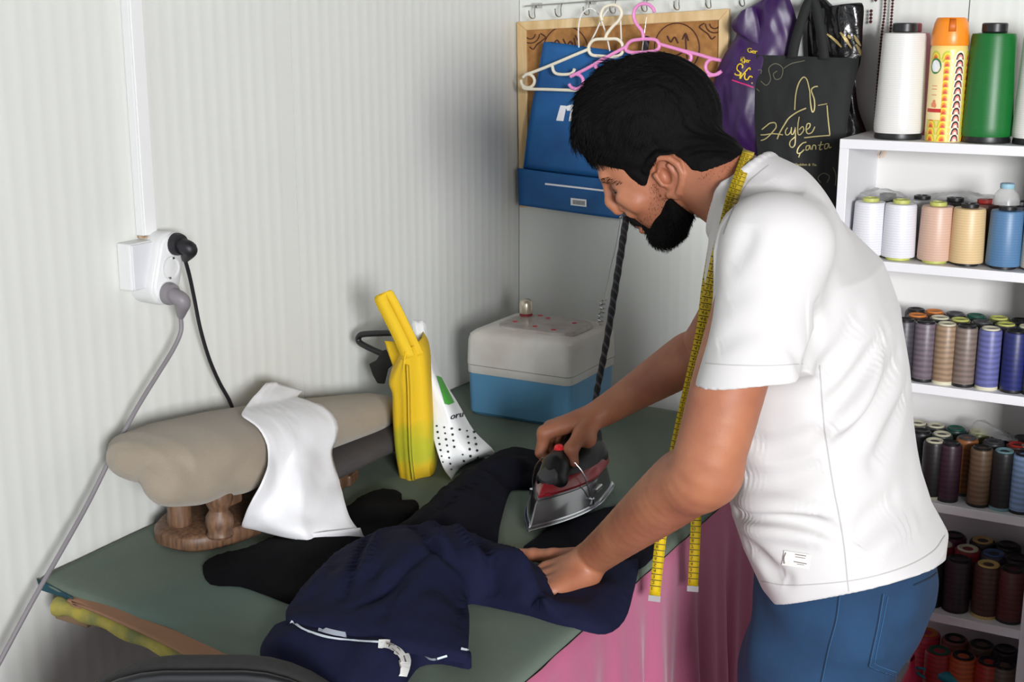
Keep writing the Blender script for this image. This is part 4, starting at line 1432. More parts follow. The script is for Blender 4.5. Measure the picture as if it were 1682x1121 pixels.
rows5 = [
    (-0.195, 1150, [(1536, (168, 42, 46), mat('core_green', (24, 84, 66), 0.5), 'red green-capped'), (1576, (196, 92, 46), CORE_K, 'orange'), (1619, (170, 56, 40), CORE_K, 'brick red'), (1652, (96, 84, 70), CORE_K, 'khaki')]),
    (-0.120, 1130, [(1516, (206, 60, 80), mat('core_orange', (206, 122, 52), 0.5), 'pink orange-capped'), (1562, (150, 92, 84), CORE_K, 'dusty rose'), (1606, (110, 88, 76), CORE_K, 'tan'), (1646, (58, 50, 52), CORE_K, 'dark')])]
for ri, (y, py, lst) in enumerate(rows5):
    for px, c, k, cn in lst:
        spool('tall', (at_x(px, py, y), y, SH[4]), c, k, '%s tall thread spool in the %s of the lowest shelf' % (cn, nm_row[ri] if ri == 0 else 'back row'))

# clear plastic over some spools
FILM = mat('plastic_film', (222, 222, 220), 0.25, alpha=0.35, bump=0.6, bscale=60)


def film(name, label, rows, y0, dy):
    P = [[U(a, b, y=y0 + dy * i) for a, b in r] for i, r in enumerate(rows)]
    A = sheet(P, 6, 6)
    A = A + np.array([0, 0, 1]) * (0.004 * np.abs(snoise(A, 110, 4)) + 0.002 * snoise(A, 260, 2))[..., None]
    tag(part(name, G().grid(A), FILM), label, 'plastic')


film('plastic_film', 'crumpled clear plastic lying over the white thread cones', [[(1404, 338), (1440, 334), (1470, 330), (1505, 336)], [(1412, 320), (1440, 312), (1470, 316), (1500, 330)], [(1420, 322), (1445, 312), (1475, 320), (1505, 334)]], -0.19, 0.05)
film('plastic_film', 'crumpled clear plastic behind the peach and sand cones', [[(1520, 334), (1560, 326), (1600, 330), (1632, 330)], [(1525, 322), (1560, 316), (1600, 318), (1634, 322)], [(1530, 328), (1565, 320), (1600, 322), (1634, 330)]], -0.13, 0.04)
film('plastic_film', 'crumpled clear plastic lying on the dark tubes of the third shelf', [[(1590, 726), (1610, 716), (1640, 722), (1672, 734)], [(1592, 710), (1606, 692), (1640, 706), (1672, 722)], [(1595, 712), (1610, 694), (1640, 708), (1672, 724)]], -0.15, 0.04)
bt = np.array([at_x(1652, 338, -0.19), -0.19, SH[0] + 0.1215])
pbt = thing('plastic_wrap', 'clear plastic hood with a pale blue cap on the slate blue cone', 'plastic', bt)
part('hood', G().lathe([(0.026, 0.0), (0.025, 0.008), (0.022, 0.02), (0.013, 0.030), (0.012, 0.034)], bt, 16), FILM, pbt)
part('blue_cap', G().lathe([(0.0125, 0.030), (0.0135, 0.032), (0.0135, 0.039), (0.011, 0.0405), (0.0005, 0.041)], bt, 16), mat('pale_blue', (150, 190, 206), 0.4), pbt)

# lowest shelf: teal clip and pink bag
tc_ = thing('teal_clip', 'teal plastic clip lying on the red spools of the lowest shelf', 'clip', U(1530, 1100, y=-0.21))
TEAL = mat('teal_plastic', (24, 130, 150), 0.4)
part('loop', G().tube(crom(UY([(1536, 1108), (1520, 1100), (1505, 1098), (1503, 1103), (1516, 1112), (1535, 1122)], -0.212), 5), 0.003, 8), TEAL, tc_)
part('clip_body', G().tube(UY([(1542, 1108), (1556, 1113), (1574, 1120)], -0.214), [0.010, 0.013, 0.011], 12), TEAL, tc_)
pk = [((1496, 1082), (1502, 1082)), ((1490, 1100), (1504, 1100)), ((1478, 1125), (1506, 1125)), ((1470, 1160), (1510, 1160)), ((1475, 1195), (1508, 1195))]
ga, gb_ = soft_bag(pk, -0.235, 0.02, 0.02, 0.004, 5)
pkb = thing('pink_sack', 'pink plastic sack at the foot of the lowest shelf', 'bag', U(1490, 1195, y=-0.235))
part('sack_front', ga, mat('pink_sack', (226, 60, 100), 0.4), pkb, angle=180)
part('sack_back', gb_, mat('pink_sack', (226, 60, 100), 0.4), pkb, angle=180)
# ------------------------------------------------------------------ garments on the table
def inside(P, poly):
    x, y = P[:, 0], P[:, 1]
    c = np.zeros(len(P), bool)
    n = len(poly)
    for i in range(n):
        x0, y0 = poly[i]
        x1, y1 = poly[(i + 1) % n]
        if y0 == y1:
            continue
        m = ((y0 > y) != (y1 > y)) & (x < (x1 - x0) * (y - y0) / (y1 - y0) + x0)
        c ^= m
    return c


def tps(P, h, Q, smooth=1e-5):
    def k(A, B):
        r2 = ((A[:, None] - B[None]) ** 2).sum(-1)
        return 0.5 * r2 * np.log(r2 + 1e-12)
    n = len(P)
    K = k(P, P) + smooth * np.eye(n)
    Pm = np.c_[np.ones(n), P]
    A = np.block([[K, Pm], [Pm.T, np.zeros((3, 3))]])
    w = np.linalg.solve(A, np.r_[h, np.zeros(3)])
    return k(Q, P) @ w[:n] + np.c_[np.ones(len(Q)), Q] @ w[n:]


def edge_drop(x):
    return np.where(x > 0.812, -0.35 * (x - 0.812) - 6 * np.maximum(0, x - 0.825) ** 2, 0)


def drape(name, outline, inner, m, parent=None, res=0.0075, skirt=0.012, wr=0.0015, seed=1, base=0.003, curve=3, edge_round=0.004, minh=None, creases=()):
    oh = np.array([p[2] for p in outline], float)
    ow = np.array([U(p[0], p[1], z=TZ + p[2])[:2] for p in outline])
    dense = crom([np.r_[a, b] for a, b in zip(ow, oh)], curve, True)
    iw = np.array([U(p[0], p[1], z=TZ + p[2])[:2] for p in inner]).reshape(-1, 2)
    ih = np.array([p[2] for p in inner], float)
    CP = np.r_[ow, iw]
    CH_ = np.r_[oh, ih]
    poly = dense[:, :2]
    lo, hi = poly.min(0), poly.max(0)
    gx, gy = np.meshgrid(np.arange(lo[0], hi[0], res), np.arange(lo[1], hi[1], res))
    Q = np.c_[gx.ravel(), gy.ravel()]
    Q += (RNG.random(Q.shape) - 0.5) * res * 0.3
    Q = Q[inside(Q, poly)]
    dmin = np.sqrt(((Q[:, None] - poly[None]) ** 2).sum(-1)).min(1)
    Q, dmin = Q[dmin > res * 0.55], dmin[dmin > res * 0.55]
    hq = tps(CP, CH_, Q)
    w = np.clip(dmin / 0.02, 0, 1)
    p3 = np.c_[Q, np.zeros(len(Q))]
    hq = hq + w * wr * (snoise(p3, 45, seed) + 0.7 * snoise(p3 @ np.array([[0.8, 0.6, 0], [-0.2, 0.3, 0], [0, 0, 1]]), 120, seed + 2))
    for cp, amp, wd in creases:
        cw = crom([U(a, b, z=TZ + 0.03)[:2] for a, b in cp], 6)
        t = np.sqrt(((Q[:, None] - cw[None]) ** 2).sum(-1))
        j = t.argmin(1)
        e = np.sin(math.pi * np.clip((j + 1.5) / (len(cw) + 2), 0, 1)) ** 0.6
        hq = hq + w * amp * e * np.exp(-(t.min(1) / wd) ** 2)
    hq = np.maximum(hq, base if minh is None else minh)
    hq = hq + edge_round * np.sqrt(np.clip(dmin / 0.012, 0, 1))
    he = np.maximum(dense[:, 2], base)
    V2 = [Vector(p) for p in poly] + [Vector(p) for p in Q]
    nb = len(poly)
    ov, oe, of, a, b, c = mgeo.delaunay_2d_cdt(V2, [(i, (i + 1) % nb) for i in range(nb)], [list(range(nb))], 1, 1e-6)
    H = np.r_[he, hq]
    pos = []
    for i, v in enumerate(ov):
        src = a[i][0] if a[i] else None
        z = H[src] if src is not None else base
        pos.append((v[0], v[1], TZ + z + float(edge_drop(np.array(v[0])))))
    pos = np.array(pos)
    faces = [tuple(f) for f in of]
    # skirt along the outline
    idx = {s: i for i, ss in enumerate(a) for s in ss if s < nb}
    ring = [idx[i] for i in range(nb) if i in idx]
    cen = poly.mean(0)
    low = []
    for i in ring:
        p = pos[i].copy()
        zz = TZ + 0.0012 + float(edge_drop(np.array(p[0]))) - (0.004 if p[0] > 0.815 else 0)
        p[2] = max(p[2] - skirt, zz) if p[2] - skirt > zz else zz
        low.append(p)
    n0 = len(pos)
    nr = len(ring)
    g = G()
    g.add(np.r_[pos, np.array(low)], faces + [(ring[i], ring[(i + 1) % nr], n0 + (i + 1) % nr, n0 + i) for i in range(nr)])
    o = part(name, g, m, parent, angle=180)
    return o, bvh_of(g)


NAVY = mat('navy_wool', (23, 26, 52), 0.9, var=0.15, scale=40, bump=0.2, bscale=800, spec=0.15)
BLKC = mat('black_cloth', (13, 13, 16), 0.95, var=0.2, scale=30, bump=0.3, bscale=700, spec=0.1)
DNAVY = mat('dark_navy', (17, 18, 28), 0.9, var=0.15, scale=30, bump=0.25, bscale=700, spec=0.12)

o, _ = drape('black_offcut', [(333, 930, .006), (352, 914, .01), (400, 903, .012), (445, 884, .012), (500, 868, .012), (545, 845, .014), (570, 833, .014), (590, 818, .016), (615, 806, .018), (645, 804, .018), (660, 812, .014), (657, 822, .012), (682, 822, .012), (687, 838, .01), (660, 862, .01), (640, 890, .01), (580, 920, .01), (540, 960, .01), (490, 990, .006), (440, 975, .006), (395, 960, .006), (345, 956, .006)],
             [(380, 930, .018), (440, 920, .02), (500, 905, .022), (560, 880, .024), (620, 840, .03), (600, 860, .02), (470, 950, .012), (400, 942, .012), (520, 930, .016)], BLKC, seed=4)
tag(o, 'black cloth offcut lying under the white cloth on the green table', 'cloth')

btr = thing('dark_trousers', 'near-black trouser leg lying crumpled from the navy garment to the iron', 'trousers', U(760, 830, z=TZ))
o, _ = drape('trouser_leg', [(640, 880, .02), (665, 858, .022), (700, 830, .026), (740, 798, .03), (770, 775, .03), (795, 758, .03), (815, 746, .03), (840, 736, .028), (865, 738, .024), (890, 748, .02), (896, 775, .012), (880, 796, .01), (845, 798, .010), (836, 806, .01), (828, 830, .01), (820, 862, .01), (812, 900, .01), (770, 905, .012), (700, 900, .014)],
             [(720, 840, .045), (760, 805, .05), (800, 775, .05), (840, 755, .045), (870, 765, .03), (780, 840, .028), (800, 810, .03), (740, 870, .03), (690, 870, .036), (820, 790, .022)], DNAVY, btr, seed=9, wr=0.002, creases=[([(856, 752), (800, 790), (740, 836), (690, 872)], -0.010, 0.010), ([(830, 745), (780, 775), (720, 820)], 0.008, 0.010), ([(880, 768), (840, 780), (815, 800)], -0.008, 0.009), ([(820, 810), (790, 845), (770, 890)], 0.007, 0.010)])

nav = thing('navy_trousers', 'navy trousers heaped on the table front with waistband labels showing', 'trousers', U(700, 980, z=TZ))
o, _ = drape('flat_leg', [(858, 904, .004), (880, 884, .004), (905, 866, .004), (960, 846, .004), (1020, 829, .004), (1062, 828, .004), (1090, 850, .004), (1082, 900, .004), (1045, 936, .004), (990, 935, .004), (900, 925, .004)], [(960, 890, .006), (1010, 870, .006)], DNAVY, nav, seed=2, wr=0.0004, base=0.004, edge_round=0.002, skirt=0.004)
# waistband roll lying below
o, wbv = drape('waist_roll', [(428, 1064, .012), (440, 1042, .020), (462, 1022, .03), (520, 1028, .03), (600, 1045, .03), (680, 1058, .028), (720, 1064, .024), (768, 1066, .022), (770, 1088, .012), (725, 1082, .010), (690, 1084, .012), (672, 1104, .012), (657, 1122, .010), (610, 1124, .008), (560, 1120, .008), (500, 1108, .008), (450, 1096, .008), (430, 1082, .010)],
               [(470, 1048, .036), (540, 1056, .038), (610, 1070, .040), (650, 1082, .036), (480, 1075, .022), (560, 1090, .020), (620, 1100, .022)], NAVY, nav, seed=6, wr=0.001, skirt=0.03)
MAINO = [(476, 1020, .042), (470, 1004, .036), (482, 985, .03), (505, 955, .03), (535, 925, .034), (562, 902, .04), (600, 882, .05), (640, 868, .055), (690, 864, .055), (738, 868, .052), (790, 884, .045), (836, 911, .030), (868, 922, .024), (886, 933, .024), (900, 952, .024), (912, 980, .016), (925, 958, .006), (960, 940, .006), (1010, 928, .006), (1048, 920, .006), (1040, 960, .010), (1026, 992, .012), (995, 1016, .012), (955, 1022, .012), (915, 1016, .012), (870, 1002, .012), (825, 992, .012), (795, 986, .012), (768, 984, .018), (771, 1010, .026), (770, 1040, .034), (768, 1066, .038), (766, 1078, .036), (730, 1074, .038), (690, 1066, .04), (640, 1056, .042), (590, 1046, .042), (530, 1034, .042)]
MAINI = [(560, 960, .062), (620, 915, .075), (680, 890, .082), (735, 888, .078), (600, 1000, .055), (560, 1000, .052), (650, 960, .066), (640, 1010, .056), (700, 930, .076), (720, 960, .058), (742, 946, .056), (690, 980, .060), (735, 1000, .048), (720, 1040, .048), (660, 1030, .052),
         (770, 905, .066), (800, 925, .058), (760, 960, .040), (790, 960, .040), (840, 940, .052), (870, 950, .046), (830, 968, .030), (880, 985, .034), (860, 975, .032), (930, 1000, .020), (980, 985, .016), (1010, 970, .014), (520, 985, .042), (590, 940, .070), (610, 955, .060), (630, 945, .072), (575, 1030, .046)]
o, mbv = drape('trouser_body', MAINO, MAINI, NAVY, nav, seed=12, wr=0.0022, skirt=0.010, res=0.0052, creases=[
    ([(611, 893), (596, 935), (578, 985), (564, 1015)], -0.011, 0.008), ([(624, 893), (614, 935), (600, 985)], 0.008, 0.010),
    ([(686, 868), (708, 898), (724, 930), (733, 955)], 0.012, 0.010), ([(668, 880), (690, 915), (708, 950)], -0.010, 0.010), ([(706, 942), (722, 954), (742, 962)], -0.020, 0.012),
    ([(742, 888), (770, 930), (792, 962), (812, 988)], 0.014, 0.011), ([(776, 905), (800, 945), (826, 986)], -0.014, 0.011), ([(812, 908), (846, 940), (880, 968), (905, 988)], 0.010, 0.011), ([(852, 920), (872, 944), (892, 972)], -0.009, 0.009),
    ([(712, 958), (668, 985), (628, 1010), (580, 1030)], -0.010, 0.009), ([(722, 974), (680, 1004), (640, 1030)], 0.007, 0.011), ([(764, 966), (756, 1000), (752, 1040)], -0.009, 0.009), ([(550, 925), (530, 960), (505, 990)], 0.007, 0.010), ([(660, 1010), (640, 1030), (630, 1046)], -0.006, 0.007)])
PIPE = mat('pale_trim', (206, 216, 226), 0.6)
LBL = mat('label_white', (222, 222, 218), 0.6)


def both(px, py, lift=0.0015):
    c = [p for p in (onto(mbv, px, py, lift), onto(wbv, px, py, lift)) if p is not None]
    if not c:
        return None
    return min(c, key=lambda p: np.linalg.norm(p - CAM))


class _B:
    @staticmethod
    def ray_cast(a, b):
        h = [x for x in (mbv.ray_cast(a, b), wbv.ray_cast(a, b)) if x[0] is not None]
        return min(h, key=lambda x: x[3]) if h else (None, None, None, None)


g = G()
decal_stroke(g, _B, [(479, 1022), (495, 1034), (515, 1042), (545, 1050), (590, 1055), (628, 1057)], [4.5, 3, 3.5, 2.5, 3.5], 0.002)
decal_stroke(g, _B, [(697, 1078), (712, 1083), (735, 1077)], 3.5, 0.002)
decal_stroke(g, _B, [(757, 1068), (768, 1070)], 4, 0.002)
part('pale_piping', g, PIPE, nav, smooth=False, fix=False, kind='stuff')
g = G()
decal_stroke(g, _B, [(524, 1036), (545, 1042), (570, 1047)], 8, 0.003)
part('size_tag', g, mat('tag_blue_white', (196, 206, 224), 0.6), nav, smooth=False, fix=False)
g = G()
decal_stroke(g, _B, [(622, 1060), (640, 1062), (656, 1072), (664, 1088), (660, 1112)], [12, 14, 17, 17, 11], 0.0028, 8)
lb = part('waist_label', g, LBL, nav, smooth=False, fix=False, label='white printed waistband label')
g = G()
for s, w in (([(634, 1061), (646, 1064)], 1.5), ([(650, 1067), (657, 1074)], 1.6), ([(644, 1070), (652, 1078)], 1.4), ([(660, 1080), (663, 1090)], 1.6), ([(654, 1086), (656, 1098)], 1.4)):
    decal_stroke(g, _B, s, w, 0.0036, 4)
part('label_text', g, mat('label_ink', (120, 110, 110), 0.6), lb, smooth=False, fix=False, kind='stuff')

# white cloth thrown over the sleeve board
WC = mat('white_cotton', (236, 236, 238), 0.85, bump=0.15, bscale=500, sheen=0.1)
rows = [
    [(437, 629, .085), (452, 628, .08), (470, 634, .08), (498, 642, .085)],
    [(408, 662, .13), (430, 652, .115), (456, 650, .11), (488, 655, .11)],
    [(395, 688, .165), (425, 688, .15), (460, 676, .14), (505, 672, .14)],
    [(414, 704, .20), (440, 708, .185), (475, 698, .18), (526, 692, .175)],
    [(441, 750, .245), (462, 748, .235), (500, 735, .23), (541, 730, .22)],
    [(430, 792, .262), (465, 800, .262), (510, 790, .262), (556, 782, .25)],
    [(410, 828, .240), (455, 842, .268), (510, 838, .292), (564, 815, .31)],
    [(397, 862, .205), (446, 866, .26), (510, 868, .318), (575, 852, .35)],
    [(400, 868, .195), (452, 880, .255), (520, 888, .33), (598, 882, .385)],
]
P = []
for r in rows:
    P.append([U(a, b, x=x) for a, b, x in r])
A = sheet(P, 8, 6)
nrm = np.array([0.75, -0.55, 0.2])
tt = np.linspace(0, 1, A.shape[0])[:, None]
ss = np.linspace(0, 1, A.shape[1])[None, :]
fold = 0.015 * np.sin(2 * math.pi * (1.6 * ss + 0.5 * tt)) * np.clip((tt - 0.3) / 0.3, 0, 1) + 0.006 * np.exp(-((ss - 0.35 - 0.25 * tt) / 0.06) ** 2) + 0.004 * np.sin(9 * ss + 14 * tt) * (1 - tt)
A = A + nrm * (fold * np.sin(math.pi * np.clip(ss, 0.04, 0.96)) ** 0.5)[..., None]
def pad_d(P):
    i = np.clip(np.round((P - PAD_F.lo) / PAD_F.h).astype(int), 0, PAD_F.n - 1)
    return PAD_F.a[i[..., 0], i[..., 1], i[..., 2]]


E_ = np.eye(3) * 0.006
for _ in range(4):          # keep the cloth outside the padded board
    d0 = pad_d(A)
    gr = np.stack([pad_d(A + e) - pad_d(A - e) for e in E_], -1)
    gr /= np.maximum(np.linalg.norm(gr, axis=-1, keepdims=True), 1e-9)
    A = A + gr * np.where(d0 < 0.3, np.maximum(0, 0.008 - d0), 0)[..., None]
    A[1:-1] = A[1:-1] * 0.6 + 0.2 * (A[2:] + A[:-2])
A = A + nrm * (0.0022 * snoise(A, 48, 7) + 0.0014 * snoise(A, 110, 9))[..., None]
A[..., 2] = np.maximum(A[..., 2], TZ + 0.012)
A[..., 0] = np.maximum(A[..., 0], 0.01)
wc = thing('white_cloth', 'white cotton cloth with a frayed edge draped over the beige sleeve board', 'cloth', A[-1].mean(0))
part('cloth', G().grid(A), WC, wc, solid=0.0016, angle=180)
hm = [[(485, 891), (520, 889), (560, 887), (598, 884)], [(486, 880), (520, 876), (556, 872), (592, 868)]]
part('folded_hem', G().grid(sheet([[U(a, b, x=0.302 + (a - 485) * 0.00075) for a, b in r] for r in hm], 5, 3)), WC, wc, solid=0.002)
part('loose_thread', G().tube(crom([U(a, b, z=TZ + .02) for a, b in ((586, 856), (594, 858), (600, 868), (602, 878), (596, 884))], 6), 0.0007, 6), WC, wc)

# ------------------------------------------------------------------ steam iron
TIP = np.array([0.596, -1.05, TZ + 0.010])
ia = R(94)
IXv = -np.array([math.cos(ia), math.sin(ia), 0])
IYv = np.cross([0, 0, 1.0], IXv)
IO = TIP - IXv * 0.14


def IL(x, y, z):
    return IO + IXv * x + IYv * y + np.array([0, 0, z])


def boat(s, z, sh=0.0, n=22, wm=0.060, x0=-0.128, x1=0.14):
    xs = np.linspace(x0, x1, n)
    w = np.where(xs < -0.03, wm * (0.74 + 0.26 * np.sqrt(np.clip((xs - x0) / (-0.03 - x0), 0, 1))), wm * np.clip(1 - np.clip((xs + 0.03) / (x1 + 0.03), 0, 1) ** 1.9, 0.0, 1))
    w[-1] = 0.0015
    c = -0.01
    up_ = [IL((x - c) * s + c + sh, y * s, z) for x, y in zip(xs, w)]
    dn_ = [IL((x - c) * s + c + sh, -y * s, z) for x, y in zip(xs[::-1], w[::-1])]
    return up_ + dn_


iron = thing('steam_iron', 'black and maroon steam iron with chrome soleplate held by the man', 'iron', IO)
CHROME = mat('iron_chrome', (196, 198, 202), 0.16, 1.0)
SMOKE = mat('iron_tank', (88, 86, 90), 0.12, 0.55, coat=0.6)
MAR = mat('iron_maroon', (122, 22, 32), 0.3, coat=0.4)
IBK = mat('iron_black', (15, 15, 17), 0.4, spec=0.35)
part('soleplate', G().rings([boat(1.0, 0.0), boat(1.015, 0.002), boat(1.015, 0.007), boat(0.99, 0.009)]), CHROME, iron, angle=35)
part('chrome_skirt', G().rings([boat(0.97, 0.009), boat(0.955, 0.013), boat(0.93, 0.020, -0.001), boat(0.87, 0.038, -0.004), boat(0.84, 0.043, -0.006)]), mat('skirt_chrome', (128, 128, 131), 0.16, 0.9), iron, angle=30)
part('water_tank', G().rings([boat(0.83, 0.040, -0.008), boat(0.80, 0.050, -0.012), boat(0.76, 0.058, -0.016)]), SMOKE, iron, angle=30)
part('maroon_band', G().rings([boat(0.84, 0.046, -0.014), boat(0.86, 0.050, -0.016), boat(0.80, 0.062, -0.022), boat(0.74, 0.066, -0.026)]), MAR, iron, angle=30)
part('upper_body', G().rings([boat(0.76, 0.062, -0.028), boat(0.72, 0.072, -0.034), boat(0.62, 0.084, -0.044), boat(0.48, 0.092, -0.052)]), IBK, iron, angle=40)
fd = Field(IO + np.array([-0.12, -0.17, 0.0]), IO + np.array([0.12, 0.17, 0.16]), 0.003)
fd.put(cap(IL(0.045, 0, 0.062), IL(0.032, 0, 0.080), 0.028, 0.022), 0.01)
fd.put(cap(IL(0.032, 0, 0.080), IL(0.008, 0, 0.088), 0.021, 0.017), 0.012)
fd.put(cap(IL(0.008, 0, 0.088), IL(-0.085, 0, 0.110), 0.0155, 0.0165), 0.014)
fd.put(cap(IL(-0.085, 0, 0.110), IL(-0.112, 0, 0.10), 0.018, 0.022), 0.014)
fd.put(cap(IL(-0.112, 0, 0.10), IL(-0.115, 0, 0.06), 0.024, 0.034), 0.014)
fd.put(ell(IL(-0.095, 0, 0.062), (0.045, 0.045, 0.026), (IXv, IYv, (0, 0, 1))), 0.014)
part('handle', fd.mesh(), IBK, iron, angle=180)
part('dial', G().lathe([(0.017, 0), (0.0175, 0.005), (0.015, 0.010), (0.0005, 0.011)], IL(0.062, 0, 0.070), 24, tuple(IXv * 0.6 + np.array([0, 0, 0.8]))), mat('dial_grey', (52, 51, 54), 0.4), iron)
bt_ = G().lathe([(0.0085, 0), (0.009, 0.004), (0.0075, 0.0085), (0.004, 0.0105), (0.0003, 0.011)], IL(0.012, -0.002, 0.103), 20, (0.0, -0.3, 1))
part('red_button', bt_, mat('button_red', (222, 40, 46), 0.35), iron)
part('button_collar', G().lathe([(0.0115, -0.004), (0.012, 0.0), (0.0095, 0.002), (0.0003, 0.002)], IL(0.012, -0.002, 0.103), 20, (0.0, -0.3, 1)), mat('collar_maroon', (96, 22, 32), 0.35), iron)
part('spray_nozzle', G().lathe([(0.004, 0), (0.004, 0.008), (0.0005, 0.009)], IL(0.066, 0, 0.066), 12, tuple(IXv)), mat('nozzle_grey', (160, 160, 162), 0.3), iron)
for s in (-1, 1):
    part('wire_clip', G().tube(crom([IL(0.020, 0.030 * s, 0.088), IL(0.016, 0.044 * s, 0.070), IL(0.012, 0.052 * s, 0.045), IL(0.004, 0.0545 * s, 0.018)], 6), 0.0013, 8), STEEL, iron)
    part('clip_hook', G().box(IL(0.004, 0.056 * s, 0.016), (0.008, 0.010, 0.014), Matrix.Rotation(ia, 3, 'Z')), CHROME, iron, smooth=False, bevel=0.002)
part('side_latch', G().box(IL(-0.030, 0.055, 0.028), (0.006, 0.030, 0.009), Matrix.Rotation(ia - R(90), 3, 'Z')), CHROME, iron, smooth=False, bevel=0.002)
part('shoe_rim', G().tube(boat(1.035, 0.003), 0.0016, 6, caps=False), CHROME, iron)
part('light_window', G().box(IL(0.09, 0.012, 0.050), (0.004, 0.010, 0.005), Matrix.Rotation(ia, 3, 'Z')), MAR, iron, smooth=False)

# cord rising from the iron and the sprung support wire
m_ = stripes('cord_braid', (26, 25, 31), (74, 72, 78), 0.013, 'DIAGONAL', 0.2, 0.8, 0.1, 0.1)
crd = [IL(-0.125, 0, 0.095), IL(-0.150, 0, 0.105)] + [U(a, b, y=y) for a, b, y in ((978, 660, -0.72), (984, 625, -0.70), (992, 585, -0.68), (1000, 540, -0.64), (1008, 490, -0.58), (1016, 440, -0.50), (1023, 395, -0.42), (1028, 362, -0.34), (1034, 320, -0.26), (1044, 240, -0.14), (1056, 120, -0.07), (1062, 60, -0.05))]
cc_ = crom(crd, 8)
rr_ = 0.0052 + 0.0022 * np.clip(np.linspace(0, 1, len(cc_)) / 0.6, 0, 1) + 0.0006 * np.sin(np.arange(len(cc_)) * 1.3)
part('power_cord', G().tube(cc_, rr_, 10), m_, iron)
ws = thing('cord_support_wire', 'thin steel cord support wire ending in a small coil spring above the cool box', 'wire', U(987, 533, y=-0.30))
part('wire', G().tube(crom([U(1062, 28, y=-0.052), U(1050, 120, y=-0.08), U(1019, 362, y=-0.20), U(1003, 440, y=-0.26), U(992, 492, y=-0.30)], 6), 0.0009, 6), STEEL, ws)
sp0, sp1 = U(991, 493, y=-0.30), U(986, 535, y=-0.30)
th = np.linspace(0, 2 * math.pi * 6, 110)
spn = [sp0 + (sp1 - sp0) * (t / th[-1]) + 0.0065 * (RT * math.cos(t) + _fh * math.sin(t)) for t in th]
part('spring', G().tube(spn, 0.0016, 6), STEEL, ws)
part('bead', G().lathe([(0.0005, -0.004), (0.003, -0.003), (0.0042, 0), (0.003, 0.003), (0.0005, 0.004)], U(1020, 357, y=-0.20), 12), STEEL, ws)
# ------------------------------------------------------------------ the man
SKIN = mat('skin', (172, 113, 82), 0.52, rgb2=(148, 90, 66), scale=16, bump=0.12, bscale=400, sss=0.12, vlo=0.3, vhi=0.7)
SHIRT = mat('white_jersey', (203, 201, 200), 0.9, bump=0.06, bscale=700, sheen=0.1)
JEAN = mat('blue_denim', (23, 60, 94), 0.9, rgb2=(17, 46, 76), scale=9, bump=0.25, bscale=800)
HAIR = mat('black_hair', (11, 9, 9), 0.75, var=0.3, scale=60, bump=0.4, bscale=260, spec=0.1)
YM_ = -1.09
man = thing('person', 'dark-haired bearded man in white t-shirt and blue jeans ironing at the table', 'person', (1.13, YM_, 0.0))
_LOC[man] = np.array([1.13, YM_, 0.0])


def pm(py_pt, y):    # metres per photo pixel at a point
    return float((U(*py_pt, y=y) - CAM) @ FW) / FPX


# --- head frame (pixel units of the profile)
HC = U(1068, 212, y=-1.08)
HS = pm((1068, 212), -1.08)
fH = np.array([-0.934, -0.358, 0.0])
NL = np.array([0.358, -0.934, 0.0])
c28, s28 = math.cos(R(28)), math.sin(R(28))
F3 = fH * c28 - _up * s28
U3 = fH * s28 + _up * c28
HA = (F3, NL, U3)


def hp(f, u, l=0.0):
    return HC + HS * (f * F3 + u * U3 + l * NL)


def fu(px, py):
    a, b = 1068 - px, py - 212
    return a * c28 + b * s28, a * s28 - b * c28


def he(f, u, l, rf, rl, ru):
    return ell(hp(f, u, l), (rf * HS, rl * HS, ru * HS), HA)


def hc(a, b, ra, rb):
    return cap(hp(*a), hp(*b), ra * HS, rb * HS)


S_face = [(-174, 50, 0, 16, 17), (-166, 46, 0, 24, 25), (-152, 42, 0, 34, 37), (-138, 40, 0, 42, 47), (-118, 40, 0, 47, 54), (-96, 40, 0, 52, 61), (-72, 40, 0, 57, 66), (-48, 40, 0, 62, 67), (-22, 40, 0, 66, 66), (0, 36, 0, 70, 68)]
head_p = [(he(-6, 6, 0, 109, 80, 96), 0.012), (loft(HC, (F3, NL, U3), [(r[0] * HS, r[1] * HS, 0, r[3] * HS, r[4] * HS) for r in S_face], 2.3), 0.012)]
head_p += [(hc((8, -75, 50), (14, -132, 44), 22, 20), 0.012), (hc((8, -75, -50), (14, -132, -44), 22, 20), 0.012), (hc((14, -132, 44), (62, -162, 8), 19, 17), 0.012), (hc((14, -132, -44), (62, -162, -8), 19, 17), 0.012)]
head_p += [(hc((97, -34, -34), (97, -34, 34), 11, 11), 0.010)]                                                        # brow
head_p += [(hc((103, -44, 0), (110, -78, 0), 8, 10), 0.008), (hc((110, -78, 0), (106, -93, 0), 11.5, 11.5), 0.006)]       # nose
head_p += [(he(92, -93, 13, 12, 8, 9), 0.005), (he(92, -93, -13, 12, 8, 9), 0.005)]
head_p += [(hc((84, -76, 40), (72, -92, 46), 15, 16), 0.012), (hc((84, -76, -40), (72, -92, -46), 15, 16), 0.012)]       # cheeks
head_s = [(he(104, -58, 33, 15, 20, 11), 0.010), (he(104, -58, -33, 15, 20, 11), 0.010)]
head_2 = [(he(80, -58, 32, 14.5, 15, 14), 0.003), (he(80, -58, -32, 14.5, 15, 14), 0.003), (hc((93, -56, 20), (88, -57, 45), 4, 3), 0.004), (hc((93, -56, -20), (88, -57, -45), 4, 3), 0.004)]
head_2 += [(hc((87, -131, -18), (87, -131, 18), 6, 6), 0.005), (hc((84, -142, -16), (84, -142, 16), 7, 7), 0.005), (hc((88, -110, -16), (88, -110, 16), 9, 9), 0.01)]
